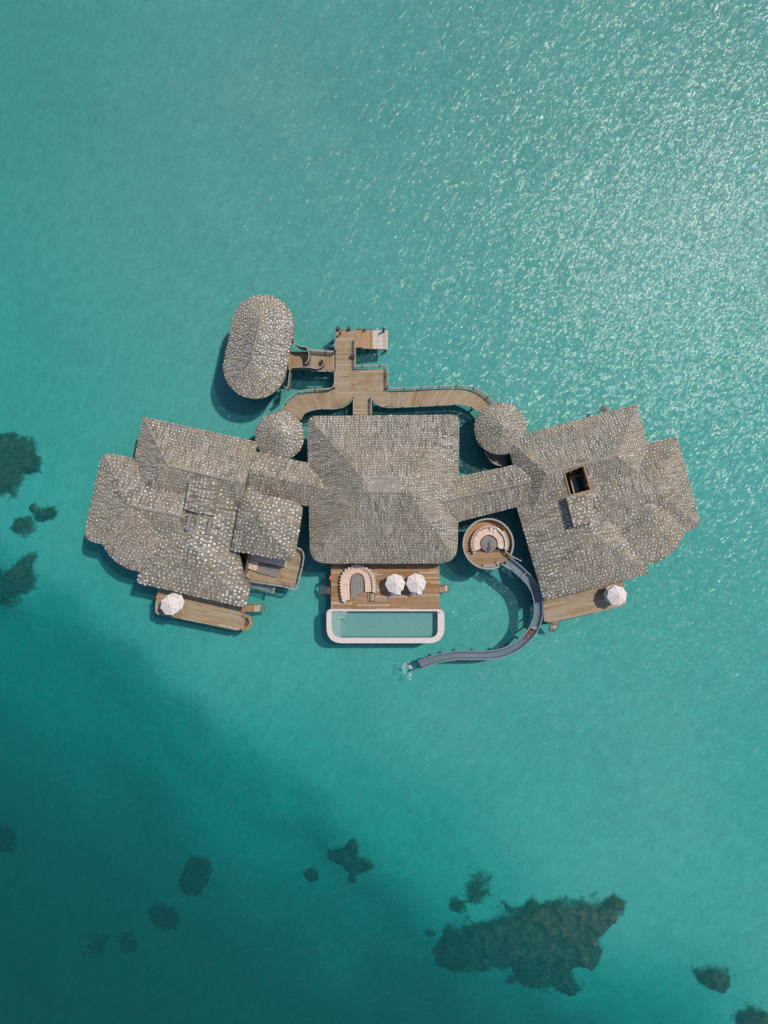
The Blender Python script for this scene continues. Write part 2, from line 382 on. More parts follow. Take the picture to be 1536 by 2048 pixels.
# ------------------------------------------------------------------ coral
def coral(label, blobs, hmax, group='coral patches on the sea bed'):
    cx = sum(b[0] for b in blobs) / len(blobs); cy = sum(b[1] for b in blobs) / len(blobs)
    w0 = W(cx, cy, 0); dz = -float(depth(np.array([w0.x]), np.array([w0.y]))[0])
    B = [(W(bx, by, dz), br * (H - dz) / F) for bx, by, br in blobs]
    if len(B) <= 2: B = [(b, r * 1.3) for b, r in B]
    x0 = min(b.x - r * 2.6 for b, r in B); x1 = max(b.x + r * 2.6 for b, r in B)
    y0 = min(b.y - r * 2.6 for b, r in B); y1 = max(b.y + r * 2.6 for b, r in B)
    st = 0.2 if (x1 - x0) < 16 else 0.3
    xs = np.arange(x0, x1, st); ys = np.arange(y0, y1, st); XX, YY = np.meshgrid(xs, ys); mk = np.zeros_like(XX)
    for b, r in B: mk += np.exp(-((XX - b.x) ** 2 + (YY - b.y) ** 2) / (r * r) * 1.1)
    nn = fbm(XX / 2.6 + 5, YY / 2.6, 5); n2 = fbm(XX / 0.9 + 7, YY / 0.9, 3)
    ra = max(r for b, r in B); na = min(1.0, 0.35 + len(B) / 14)
    hh = np.clip(mk, 0, 1.15) - 0.29 + ((nn - 0.5) * 1.25 + (n2 - 0.5) * 0.35) * na
    zz = -depth(XX, YY) + 0.08 + np.clip(hh, 0, 1.0) * sstep(0.1, 0.7, mk) * hmax * (0.55 + 0.9 * n2)
    cov = hh; ok = mk > 0.07; cov = np.clip(mk, 0, 1.05) * 0.95 - 0.40 + (nn - 0.5) * 1.1 * max(na, 0.5); m = MB(); cvs = []; idx = -np.ones(XX.shape, int); F_ = []
    for j in range(len(ys) - 1):
        for i in range(len(xs) - 1):
            if ok[j, i] and ok[j + 1, i] and ok[j, i + 1] and ok[j + 1, i + 1]:
                for a, b in ((j, i), (j, i + 1), (j + 1, i + 1), (j + 1, i)):
                    if idx[a, b] < 0: idx[a, b] = len(m.v); m.v.append((float(XX[a, b]), float(YY[a, b]), float(zz[a, b]))); cvs.append(float(cov[a, b]))
                m.f.append((idx[j, i], idx[j, i + 1], idx[j + 1, i + 1], idx[j + 1, i]))
    # keep only the largest connected sheet
    par = list(range(len(m.v)))
    def find(a):
        while par[a] != a: par[a] = par[par[a]]; a = par[a]
        return a
    for f in m.f:
        r0 = find(f[0])
        for q in f[1:]: par[find(q)] = r0
    cnt = {}
    for f in m.f: k = find(f[0]); cnt[k] = cnt.get(k, 0) + 1
    if not cnt: return
    keep = {k for k, c in cnt.items() if c == max(cnt.values())}
    fs = [f for f in m.f if find(f[0]) in keep]; mp = {}; vv = []; cc = []
    for f in fs:
        for q in f:
            if q not in mp: mp[q] = len(vv); vv.append(m.v[q]); cc.append(cvs[q])
    m.v = vv; m.f = [tuple(mp[q] for q in f) for f in fs]
    o = m.obj('coral_patch', 'coral', smooth=True); at = o.data.attributes.new('cover', 'FLOAT', 'POINT')
    if len(at.data) == len(cc): at.data.foreach_set('value', cc)
    tag(o, label, 'coral', group)
coral('broad ragged coral patch near the left edge, above the round coral head', [(10, 900, 34), (45, 905, 30), (62, 925, 18), (25, 945, 32), (0, 960, 30), (-20, 920, 40)], 1.2)
coral('round pale-topped coral head left of the left villa', [(48, 1051, 19)], 1.6)
coral('small coral clump touching the upper right of the round pale-topped head', [(82, 1028, 17), (104, 1024, 13), (68, 1014, 9)], 1.2)
coral('dark thick coral patch at the left edge below the round head', [(55, 1130, 20), (45, 1155, 30), (10, 1170, 30), (70, 1115, 10), (-15, 1190, 35)], 1.4)
coral('dark coral patch cut by the left edge in the deep water', [(0, 1680, 18), (-12, 1700, 20)], 1.0)
coral('tall dark coral patch in the deep water on the left', [(392, 1745, 26), (385, 1775, 28), (372, 1790, 27), (410, 1730, 12)], 1.5)
coral('oval blurred coral patch below left of the tall dark patch', [(312, 1852, 27), (330, 1845, 16)], 1.1)
coral('dim deep coral patch, the lower leftmost of the deep ones', [(186, 1908, 22)], 1.0)
coral('dim deep coral patch right beside the lower leftmost one', [(246, 1905, 20)], 1.0)
coral('tiny round coral patch left of the star shaped coral patch', [(622, 1757, 14)], 0.9)
coral('star shaped dark coral patch in the lower middle with arms', [(708, 1685, 13), (703, 1705, 15), (690, 1725, 20), (670, 1722, 15), (722, 1735, 20), (705, 1748, 17), (735, 1730, 12), (704, 1775, 11)], 1.2)
coral('round coral head above the biggest coral patch', [(955, 1776, 25)], 1.7)
coral('faint small coral knob left of the biggest coral patch', [(863, 1873, 12)], 0.8)
coral('faint small coral knob below the round head above the biggest patch', [(915, 1812, 14)], 0.8)
coral('biggest brown coral patch in the lower right of the sea', [(960, 1880, 38), (1010, 1870, 42), (1050, 1850, 40), (1100, 1860, 48), (1150, 1850, 36), (1080, 1910, 48), (1130, 1910, 44), (1180, 1890, 22),
       (1180, 1840, 28), (1210, 1812, 26), (1228, 1798, 18), (1168, 1812, 26), (1120, 1806, 24), (1085, 1815, 24), (1200, 1830, 20), (1030, 1822, 14), (930, 1900, 36), (905, 1930, 34), (1000, 1930, 46), (1110, 1960, 34), (1180, 1915, 24), (940, 1960, 40), (1060, 1970, 34), (1150, 1985, 22), (900, 1975, 24)], 1.8)
coral('round coral head near the lower right corner', [(1423, 1950, 27), (1438, 1962, 14)], 1.7)
coral('small coral clump cut by the bottom right corner', [(1495, 2045, 22), (1525, 2035, 18)], 1.2)
mb = MB(); path = [W(0, 1790, -6), W(120, 1855, -6.4), W(240, 1925, -6.8), W(340, 1995, -7), W(430, 2060, -7.2)]
mb.tube(smooth_path(path), 0.045, 5); tag(mb.obj('mooring_line', 'wood_dark'), 'thin dark line running under the deep water at lower left', 'rope')

# ------------------------------------------------------------------ roofs
class Roof:
    pass
ALL = []
def make_roof(px, ze, ridge, zr, asg, rnd=1.6, cap=None, eave_px=True):
    """px eave corners in the photo, ridge points in the photo, asg: ridge point used by each edge (None = gable end)"""
    rf = Roof(); C = [W(a, b, ze) for a, b in px]; A = [W(a, b, zr) for a, b in ridge]
    pts = [(c.x, c.y) for c in C]; asg = list(asg)
    if area2(pts) < 0:
        pts = pts[::-1]; n = len(pts); asg = [asg[(n - 2 - i) % n] for i in range(n)]
    rf.planes = []
    for i in range(len(pts)):
        if asg[i] is None: continue
        a, b = pts[i], pts[(i + 1) % len(pts)]; dx, dy = b[0] - a[0], b[1] - a[1]; l = math.hypot(dx, dy)
        ix, iy = -dy / l, dx / l; r_ = A[asg[i]]
        d = (r_.x - a[0]) * ix + (r_.y - a[1]) * iy; s = (zr - ze) / d
        rf.planes.append((ix * s, iy * s, ze - s * (a[0] * ix + a[1] * iy)))
    if cap: rf.planes.append((0.0, 0.0, cap))
    rf.out = round_poly(pts, rnd) if rnd else pts
    rf.hp = halfplanes(rf.out); rf.ze, rf.zr = ze, zr; rf.radial = None; rf.holes = []; rf.raw = pts
    rf.c = (sum(p[0] for p in pts) / len(pts), sum(p[1] for p in pts) / len(pts))
    rf.rad = max(math.hypot(p[0] - rf.c[0], p[1] - rf.c[1]) for p in pts)
    ALL.append(rf); return rf
def rz(rf, x, y): return min(a * x + b * y + c for a, b, c in rf.planes)
def inside(hp, x, y, eps=0.0): return all(nx * x + ny * y <= d + eps for nx, ny, d in hp)
def covered(rf, x, y, z):
    for o in ALL:
        if o is rf: continue
        if (x - o.c[0]) ** 2 + (y - o.c[1]) ** 2 > o.rad ** 2: continue
        if inside(o.hp, x, y) and rz(o, x, y) > z + 0.04: return True
    return False
def circle_px(cx, cy, r, n=28): return [(cx + r * math.cos(2 * math.pi * k / n), cy + r * math.sin(2 * math.pi * k / n)) for k in range(n)]
def cone(cx, cy, r, ze, zr, apex=None, n=44):
    rf = make_roof(circle_px(cx, cy, r, n), ze, [apex or (cx, cy)], zr, [0] * n, rnd=0); a = W(*(apex or (cx, cy)), zr); rf.radial = [Vector((a.x, a.y))]
    return rf

def facets(rf):
    for i, P in enumerate(rf.planes):
        poly = list(rf.out)
        for j, Q in enumerate(rf.planes):
            if i == j: continue
            poly = clip(poly, P[0] - Q[0], P[1] - Q[1], Q[2] - P[2])
            if len(poly) < 3: break
        if len(poly) < 3 or abs(area2(poly)) < 0.05: continue
        polys = [poly]
        for h in rf.holes: polys = [q for p in polys for q in minus_convex(p, h)]
        yield P, poly, polys

def radial_cover(rf, sh, ch, dots, dsize, shk):
    A = rf.radial
    def inward(p):
        p = Vector(p)
        if len(A) == 1: return A[0]
        d = A[1] - A[0]; k = max(0, min(1, (p - A[0]).dot(d) / d.dot(d))); return A[0] + d * k
    O = [Vector(p) for p in rf.out]; n = len(O)
    def ring(t_, step, ph):
        Q = [o.lerp(inward(o), t_) for o in O]; Q.append(Q[0]); out = []; acc = ph * step
        for a, c in zip(Q, Q[1:]):
            l = (c - a).length; pos = step - acc
            while pos <= l:
                out.append((a.lerp(c, pos / l), (c - a).normalized())); pos += step * random.uniform(.85, 1.15)
            acc = step - (pos - l) if pos > l else 0
        return out
    Rm = max((o - inward(o)).length for o in O)
    t_ = -0.0
    while t_ < .95:
        for q, tg in ring(t_ + .001, sum(shk) / 2, random.random()):
            g = (inward(q) - q)
            if g.length < .2: continue
            g.normalize(); u = Vector((g.y, -g.x)); w = random.uniform(*shk) / 2; L = random.uniform(.7, 1.2); st = random.uniform(0, .25); lift = .05 + random.uniform(-.02, .02)
            c = q + g * (st + L / 2)
            if covered(rf, c.x, c.y, rz(rf, c.x, c.y)): continue
            P_ = [q + g * st - u * w, q + g * st + u * w, q + g * (st + L) + u * w * .85, q + g * (st + L) - u * w * .85]
            if area2([(p.x, p.y) for p in P_]) < 0: P_ = P_[::-1]
            vs = []
            for p in P_: vs.append((p.x, p.y, rz(rf, p.x, p.y) + (.02 + (lift if (p - q).dot(g) < st + L / 2 else 0))))
            vs += [(v[0], v[1], v[2] - .12) for v in vs]
            sh.add(vs, [(0, 1, 2, 3)] + [(k, 4 + k, 4 + (k + 1) % 4, (k + 1) % 4) for k in range(4)])
        t_ += .55 / Rm
    t_ = .14 / Rm
    while t_ < .93:
        for q, tg in ring(t_, dots, random.random()):
            q = q + Vector((random.uniform(-.14, .14), random.uniform(-.14, .14))) * dots * 1.5
            z = rz(rf, q.x, q.y)
            if not inside(rf.hp, q.x, q.y, -.05) or covered(rf, q.x, q.y, z): continue
            sx = .92 * dsize * random.uniform(.65, 1.15); sy = sx * random.uniform(.85, 1.25); an = math.atan2(tg.y, tg.x) + random.gauss(0, .3); ca, sa = math.cos(an), math.sin(an); vs = []
            for dz in (.12, .0):
                for dx, dy in ((-sx / 2, -sy / 2), (sx / 2, -sy / 2), (sx / 2, sy / 2), (-sx / 2, sy / 2)):
                    x = q.x + dx * ca - dy * sa; y = q.y + dx * sa + dy * ca; vs.append((x, y, rz(rf, x, y) + dz))
            ch.add(vs, [(0, 1, 2, 3), (0, 4, 5, 1), (1, 5, 6, 2), (2, 6, 7, 3), (3, 7, 4, 0)])
        t_ += dots * .87 / Rm

def build_roof(b, rf, dots=0.5, dsize=0.19, wall=True, big=0.0, shk=(0.10, 0.22)):
    base, sh, ch = MB(), MB(), MB()
    T = 0.30
    for P, full, polys in facets(rf):
        zf = lambda x, y, P=P: P[0] * x + P[1] * y + P[2]
        for poly in polys:
            n = len(poly); vs = [(p[0], p[1], zf(*p)) for p in poly] + [(p[0], p[1], zf(*p) - T) for p in poly]
            fs = [tuple(range(n)), tuple(range(2 * n - 1, n - 1, -1))]
            for k in range(n):
                a, c = poly[k], poly[(k + 1) % n]; mid = ((a[0] + c[0]) / 2, (a[1] + c[1]) / 2)
                inner = any(Q is not P and abs(zf(*mid) - (Q[0] * mid[0] + Q[1] * mid[1] + Q[2])) < 1e-3 for Q in rf.planes)
                if not inner: fs.append((k, n + k, n + (k + 1) % n, (k + 1) % n))
            base.add(vs, fs)
        if rf.radial: continue
        g = Vector((P[0], P[1])); sl = g.length
        if sl < 1e-5: g = Vector((0, 1))
        g.normalize(); u = Vector((g.y, -g.x)); hp = halfplanes(full)
        gs = [g.dot(Vector(p)) for p in full]; us = [u.dot(Vector(p)) for p in full]
        e = 0.95; row = 0; s0 = min(gs)
        while s0 < max(gs):
            uu = min(us) - random.random() * 0.2
            while uu < max(us):
                w = random.uniform(*shk); L = random.uniform(1.1, 1.7); st = s0 + random.uniform(-0.4, 0.3)
                c = g * (st + L / 2) + u * (uu + w / 2)
                uu += w + random.uniform(0.0, 0.03)
                if not inside(hp, c.x, c.y, -0.02) and not inside(hp, (g * (st + 0.15) + u * uu).x, (g * (st + 0.15) + u * uu).y, 0): continue
                if any(inside(h, c.x, c.y, 0.35) for h in rf.holes): continue
                if covered(rf, c.x, c.y, zf(c.x, c.y)): continue
                skew = random.uniform(-0.04, 0.04)
                q = [g * st + u * (uu - w), g * st + u * uu, g * (st + L) + u * (uu + skew), g * (st + L) + u * (uu - w + skew)]
                q = [(p.x, p.y) for p in q]
                if not all(inside(hp, *p) for p in q):
                    q = q[::-1] if area2(q) < 0 else q
                    q = clip_convex(q, hp)
                    if len(q) < 3 or abs(area2(q)) < 0.02: continue
                lift = 0.05 + random.uniform(-0.022, 0.022)
                zt = lambda x, y: zf(x, y) + 0.02 + (lift - 0.02) * max(0.0, 1 - (g.x * x + g.y * y - st) / L)
                m = len(q)
                if area2(q) < 0: q = q[::-1]
                vs = [(p[0], p[1], zt(*p)) for p in q] + [(p[0], p[1], zf(*p) - 0.03) for p in q]
                sh.add(vs, [tuple(range(m))] + [(k, m + k, m + (k + 1) % m, (k + 1) % m) for k in range(m)])
            s0 += e; row += 1
        if dots:
            s0 = min(gs) + 0.12; row = 0
            fs = dots * random.uniform(0.92, 1.08)
            while s0 < max(gs):
                uu = min(us) + (row % 2) * fs * 0.5
                while uu < max(us):
                    q = g * (s0 + random.uniform(-.15, .15) * fs) + u * (uu + random.uniform(-.17, .17) * fs)
                    uu += fs * random.uniform(0.85, 1.15)
                    if random.random() < 0.05 or not inside(hp, q.x, q.y, -0.05): continue
                    if any(inside(h, q.x, q.y, 0.25) for h in rf.holes): continue
                    z = zf(q.x, q.y)
                    if covered(rf, q.x, q.y, z): continue
                    cl = mnoise.noise(Vector((q.x * 0.22, q.y * 0.22, 3.3)))
                    s = 0.92 * dsize * random.uniform(0.65, 1.15) * (1 + 0.35 * max(0, cl)) + (big if cl > 0.28 else 0)
                    sx = s * random.uniform(0.75, 1.1); sy = s * random.uniform(0.8, 1.15)
                    if random.random() < 0.04: sy *= 1.8
                    ang = math.atan2(g.y, g.x) - math.pi / 2 + random.gauss(0, 0.3)
                    ca, sa = math.cos(ang), math.sin(ang); vs = []
                    for dz in (0.13, 0.02):
                        for dx, dy in ((-sx / 2, -sy / 2), (sx / 2, -sy / 2), (sx / 2, sy / 2), (-sx / 2, sy / 2)):
                            x = q.x + dx * ca - dy * sa; y = q.y + dx * sa + dy * ca; vs.append((x, y, zf(x, y) + dz))
                    ch.add(vs, [(0, 1, 2, 3), (0, 4, 5, 1), (1, 5, 6, 2), (2, 6, 7, 3), (3, 7, 4, 0)])
                s0 += fs * 0.87; row += 1
    if rf.radial: radial_cover(rf, sh, ch, dots, dsize, shk)
    ro = base.obj('roof', 'roof', b)
    if sh.v: sh.obj('roof_shakes', 'shake', ro, kind='stuff', label='weathered grey brown wooden shakes')
    if ch.v: ch.obj('white_chips', 'chip', ro, kind='stuff', label='small white chips dotted over the shakes')
    if wall:
        k = wall if isinstance(wall, float) else 0.84
        P = [(rf.c[0] + (p[0] - rf.c[0]) * k, rf.c[1] + (p[1] - rf.c[1]) * k) for p in rf.raw]
        m = MB(); n = len(P)
        vs = [(p[0], p[1], 2.0) for p in P] + [(p[0], p[1], rz(rf, *p) - 0.32) for p in P]
        m.add(vs, [(i, (i + 1) % n, n + (i + 1) % n, n + i) for i in range(n)]); m.obj('wall', 'wall', b)
        m = MB(); k2 = k + 0.03; zt = 1.985 - 0.006 * (ALL.index(rf) % 7)
        m.prism([(rf.c[0] + (p[0] - rf.c[0]) * k2, rf.c[1] + (p[1] - rf.c[1]) * k2) for p in rf.raw], zt - 0.35, zt); m.obj('floor_platform', 'slab', b)
        step = max(1, n // 6)
        for p in P[::step]:
            x, y = rf.c[0] + (p[0] - rf.c[0]) * .93, rf.c[1] + (p[1] - rf.c[1]) * .93
            m = MB(); m.tube([(x, y, -6), (x, y, 1.7)], 0.2, 8); m.obj('pile', 'wood_dark', b)
    return ro
def ridge_strip(ro, a, b, z0, z1, w=0.42, seg=1.3):
    p, q = W(*a, z0), W(*b, z1); d = (q - p); L = d.length; n = max(1, int(L / seg))
    for i in range(n):
        s = p + d * (i / n); e = p + d * ((i + 1) / n - 0.02 / L * 1.0)
        if covered_ridge(s, e): continue
        m = MB(); o = random.uniform(-0.03, 0.03)
        m.sweep([s + Vector((0, 0, 0.10 + o)), e + Vector((0, 0, 0.10))], [(-w / 2, -0.14), (0, -0.02), (w / 2, -0.14), (w / 2, -0.07), (0, 0.05), (-w / 2, -0.07)])
        m.obj('ridge_board', 'ridge', ro)
def covered_ridge(s, e):
    m = (s + e) / 2
    for o in ALL:
        if inside(o.hp, m.x, m.y) and rz(o, m.x, m.y) > m.z + 0.35: return True
    return False

Z1, ZE = 7.7, 4.7
# left villa
L1 = make_roof([(287, 833), (517, 884), (477, 1066), (247, 1015)], ZE, [(336, 931), (450, 958)], Z1, [0, None, 0, 0], rnd=[1.9, .1, .1, .1])
L2 = make_roof([(204, 902), (400, 945), (361, 1122), (166, 1080)], ZE, [(259, 1010), (350, 1030)], 7.35, [0, None, 0, 0], rnd=[1.7, .1, .1, 1.9])
LB = cone(289, 1053, 91, ZE + .02, 7.30, (272, 1030))
L3 = make_roof([(326, 934), (542, 984), (492, 1216), (274, 1166)], ZE, [(385, 1093), (410, 960)], Z1, [None, 0, 0, 0], rnd=[.1, .1, 1.6, 1.7])
L5 = make_roof([(440, 887), (700, 944), (700, 1031), (440, 975)], 5.0, [(440, 931), (700, 986)], 6.7, [0, None, 0, None], rnd=0)
L4 = make_roof([(484, 980), (608, 1006), (588, 1124), (462, 1101)], 6.9, [(529, 1052)], 9.3, [0, 0, 0, 0], rnd=[.3, 1.0, 1.4, 1.1])
# right villa
Q1 = make_roof([(1012, 877), (1274, 808), (1318, 979), (1056, 1047)], ZE, [(1231, 911), (1092, 947)], Z1, [0, 0, 0, 1], rnd=[.1, 1.3, .1, .1])
Q2 = make_roof([(1155, 923), (1354, 871), (1403, 1054), (1204, 1105)], ZE, [(1312, 984), (1250, 1000)], 7.35, [0, 0, 0, None], rnd=[.1, 1.8, 1.0, .1])
QB = cone(1283, 1040, 90, ZE + .02, 7.30, (1298, 1022))
Q3 = make_roof([(1016, 955), (1236, 920), (1297, 1148), (1088, 1201)], ZE, [(1185, 1066), (1173, 930)], Z1, [None, 0, 0, 0], rnd=[.1, .1, 1.3, .8])
Q5 = make_roof([(840, 969), (1060, 923), (1060, 1007), (840, 1064)], 5.0, [(840, 1013), (1060, 964)], 6.7, [0, None, 0, None], rnd=0)
# main villa, hut, turrets
MV = make_roof([(614, 832), (919, 829), (915, 1127), (620, 1127)], 5.0, [(735, 968), (806, 968)], 10.0, [0, 1, 0, 0], rnd=[2.6, 2.8, 1.3, 1.5], cap=9.55)
TL = cone(559.5, 872, 49.5, ZE - .1, 7.15, (561, 866))
TR = cone(1001, 857, 53, ZE - .1, 7.15, (1004, 853))
oc = []
for k in range(36):
    a = 2 * math.pi * k / 36 + R(8); c, s = math.cos(a), math.sin(a)
    ax = (16, -88); al = math.hypot(*ax)
    side = 1 if (c * ax[0] - (-s) * 0 + s * ax[1] * 1) > 0 else -1
    oc.append(((526 if side > 0 else 510) + (62 if side > 0 else 64) * c, (651 if side > 0 else 734) + (62 if side > 0 else 64) * s, 0 if side > 0 else 1))
HU = make_roof([(a, b) for a, b, c in oc], 5.0, [(521, 640), (503, 716)], 7.6, [oc[k][2] if oc[k][2] == oc[(k + 1) % 36][2] else 0 for k in range(36)], rnd=0)

HU.radial = [Vector(W(521, 640, 7.6)[:2]), Vector(W(503, 716, 7.6)[:2])]
hole_px = [(1127, 945), (1166, 929.5), (1184, 981), (1140, 992)]
hz = [W(a, b, 7.3) for a, b in hole_px]; hp_ = [(p.x, p.y) for p in hz]
if area2(hp_) < 0: hp_ = hp_[::-1]
HOLE = halfplanes(hp_)
for rf in (Q1, Q3): rf.holes.append(HOLE)
q_ = [W(a, b, 5.2) for a, b in [(501, 1171), (490, 1157), (479, 1104), (560, 1085), (600, 1160)]]; q_ = [(p.x, p.y) for p in q_]
if area2(q_) < 0: q_ = q_[::-1]
L3.holes.append(halfplanes(q_))

def at_base(rf): return (rf.c[0], rf.c[1], 0)
b = thing('overwater_villa', 'left overwater villa with angled shake roofs, a rounded bay and a closed roof hatch', 'villa', at_base(L3), 'villas on stilts')
r1 = build_roof(b, L1, .50, .165); ridge_strip(r1, (336, 931), (460, 961), Z1, Z1); ridge_strip(r1, (288, 840), (336, 931), ZE + .25, Z1, .25)
r2 = build_roof(b, L2, .58, .19); ridge_strip(r2, (259, 1010), (370, 1034), 7.35, 7.35)
build_roof(b, LB, .58, .18, wall=False)
r3 = build_roof(b, L3, .66, .24, big=.05); ridge_strip(r3, (410, 958), (385, 1093), Z1, Z1, .3)
build_roof(b, L5, .54, .18, wall=False)
r4 = build_roof(b, L4, .60, .245, wall=False, big=.04)
for px_, py_ in ((497, 1000), (590, 1015), (575, 1105), (478, 1090)):
    p = W(px_, py_, 5); m = MB(); m.tube([(p.x, p.y, 1.9), (p.x, p.y, rz(L4, p.x, p.y) - .2)], .14, 8); m.obj('post', 'wood_dark', b)
LV = b
# closed hatch over the left ridge, and its two runners
def raised_panel(parent, quad, zs, split=None, dots=.5):
    V = [W(a, b_, z_) for (a, b_), z_ in zip(quad, zs)]
    m = MB(); m.add([tuple(v) for v in V] + [(v.x, v.y, v.z - .22) for v in V], [(0, 3, 2, 1), (4, 5, 6, 7), (0, 1, 5, 4), (1, 2, 6, 5), (2, 3, 7, 6), (3, 0, 4, 7)])
    o = m.obj('roof_hatch', 'roof', parent)
    sh = MB(); ch = MB(); n = 30
    e1, e2 = V[1] - V[0], V[3] - V[0]
    nr = max(2, int(e2.length / .2)); 
    for i in range(nr):
        k0 = 0.0
        while k0 < 1:
            k1 = min(1, k0 + random.uniform(.25, .5)); a0 = i / nr; a1 = (i + .93) / nr
            def B(s, t_): return (V[0] * (1 - s) + V[1] * s) * (1 - t_) + (V[3] * (1 - s) + V[2] * s) * t_
            l = random.uniform(.03, .07); q = [B(k0, a0), B(k1 - .01, a0), B(k1 - .01, a1), B(k0, a1)]
            sh.add([tuple(p + Vector((0, 0, l))) for p in q] + [tuple(p) for p in q], [(0, 3, 2, 1), (0, 1, 5, 4), (1, 2, 6, 5), (2, 3, 7, 6), (3, 0, 4, 7)])
            k0 = k1
    for s in np.arange(.5 * dots, e1.length, dots):
        for t_ in np.arange(.5 * dots, e2.length, dots):
            if random.random() < .15: continue
            q = B(min(.96, s / e1.length + random.uniform(-.05, .05)), min(.97, t_ / e2.length + random.uniform(-.03, .03)))
            ch.box((q.x, q.y, q.z + .07), (random.uniform(.13, .22), random.uniform(.13, .26), .1), random.random())
    sh.obj('hatch_shakes', 'shake', o, kind='stuff'); ch.obj('white_chips', 'chip', o, kind='stuff')
    return o
zr_ = Z1 + .45
raised_panel(b, [(379, 957), (407, 962), (396, 1026), (368, 1019)], [zr_ - .55, zr_, zr_, zr_ - .55], dots=.55)
raised_panel(b, [(407, 962), (437, 967), (428, 1032), (396, 1026)], [zr_, zr_ - .5, zr_ - .5, zr_], dots=.6)
for a, c in (((382, 1028), (374, 1060)), ((423, 1035), (415, 1068))):
    m = MB(); m.sweep([W(*a, 7.75), W(*c, 7.65)], rect_prof(.45, .28)); m.obj('hatch_runner', 'wood_grey', b)

b = thing('overwater_villa', 'right overwater villa with an open roof hatch above a plunge pool', 'villa', at_base(Q3), 'villas on stilts')
RV = b
r1 = build_roof(b, Q1, .43, .16); ridge_strip(r1, (1231, 911), (1090, 947), Z1, Z1); ridge_strip(r1, (1271, 815), (1231, 911), ZE + .25, Z1, .25)
r2 = build_roof(b, Q2, .50, .165); ridge_strip(r2, (1312, 984), (1200, 1012), 7.35, 7.35, .3)
build_roof(b, QB, .58, .19, wall=False)
r3 = build_roof(b, Q3, .60, .19)
r5 = build_roof(b, Q5, .52, .18, wall=False); ridge_strip(r5, (880, 1004), (1060, 964), 6.7, 6.7, .3)
raised_panel(b, [(1132, 993), (1172, 985), (1185, 1045), (1147, 1053.5)], [8.15, 8.1, 8.1, 8.15], dots=.5)
# light well under the open hatch
def hl(z0, k, dx=0, dy=0):
    cx = sum(p[0] for p in hp_) / 4; cy = sum(p[1] for p in hp_) / 4
    return [(cx + (p[0] - cx) * k + dx, cy + (p[1] - cy) * k + dy) for p in hp_]
well = hl(0, 1.0)
for i in range(4):
    a, c = Vector(well[i]), Vector(well[(i + 1) % 4]); zt = [rz(Q3 if inside(Q3.hp, p.x, p.y) else Q1, p.x, p.y) + .16 for p in (a, c)]
    zt = [min(8.0, max(z_, 6.6)) for z_ in zt]
    d = (c - a).normalized(); n_ = Vector((-d.y, d.x))
    for h0, h1 in ((-.75, 0.0),):
        m = MB(); q = [a, c, c + n_ * .16, a + n_ * .16]
        m.add([(q[0].x, q[0].y, zt[0] + h0), (q[1].x, q[1].y, zt[1] + h0), (q[2].x, q[2].y, zt[1] + h0), (q[3].x, q[3].y, zt[0] + h0),
               (q[0].x, q[0].y, zt[0]), (q[1].x, q[1].y, zt[1]), (q[2].x, q[2].y, zt[1]), (q[3].x, q[3].y, zt[0])],
              [(3, 2, 1, 0), (4, 5, 6, 7), (0, 1, 5, 4), (1, 2, 6, 5), (2, 3, 7, 6), (3, 0, 4, 7)])
        m.obj('hatch_frame', 'wood_orange', b)
well2 = hl(0, .99)
cpx = [(1139, 953), (1170, 945), (1184, 988), (1150, 998)]
cw = [W(a, c, 4.8) for a, c in cpx]
m = MB(); m.prism([(p.x, p.y) for p in cw][::-1], 3.9, 4.5); o = m.obj('plunge_pool', 'plunge', b)
m = MB(); m.prism(hl(0, 1.0)[::1], 3.6, 3.88); m.obj('raised_well_floor', 'wood_warm', b)  # added floor, lifted together with the pool so sunlight reaches it
q = [W(1164, 951, 4.8), W(1172, 949, 4.8), W(1184, 986, 4.8), W(1174, 988, 4.8)]
m = MB(); m.prism([(p.x, p.y) for p in q][::-1], 3.9, 5.2); m.obj('tiled_wall', 'pale_tile', b)
m = MB(); m.sweep([W(1140, 955.5, 4.8), W(1150, 993, 4.8)], rect_prof(.12, .12)); m.obj('pool_rim', 'coping', b)
m = MB(); m.sweep([W(1139, 956, 4.8), W(1168, 948, 4.8)], rect_prof(.2, .12)); m.obj('pool_rim', 'wood_orange', b)
t_ = thing('potted_plant', 'green potted plant inside the open roof hatch of the right villa', 'plant', W(1156.5, 945, 4.2))
m = MB(); p = W(1156.5, 945, 4.2); m.tube([(p.x, p.y, 2.0), (p.x, p.y, 2.6)], [.2, .28], 10); m.obj('pot', 'coping', t_)
m = MB()
for k in range(40):
    a = random.uniform(0, 6.28); l = random.uniform(.3, .6); zz = 4.1 + random.uniform(-.4, .4)
    u_ = Vector((math.cos(a), math.sin(a), 0)); w_ = Vector((-u_.y, u_.x, 0)) * .09; c_ = Vector((p.x, p.y, zz))
    m.add([c_, c_ + u_ * l * .5 + w_, c_ + u_ * l - Vector((0, 0, .15)), c_ + u_ * l * .5 - w_], [(0, 1, 2, 3)])
m.obj('leaves', 'leaf', t_, kind='stuff'); m = MB(); m.tube([(p.x, p.y, 2.6), (p.x, p.y, 4.2)], .05, 6); m.obj('stem', 'wood_dark', t_)
m = MB(); p = W(1148, 946, 3); m.box((p.x, p.y, 2.35), (.45, .35, .6), .3); tag(m.obj('towel_stack', 'white_cloth'), 'small white towel stack inside the open roof hatch', 'towels')
m = MB(); p = W(1163, 946, 3); m.box((p.x, p.y, 2.45), (.6, .35, .8), .3); tag(m.obj('wooden_cabinet', 'wood_orange'), 'orange brown wooden cabinet inside the open roof hatch', 'cabinet')
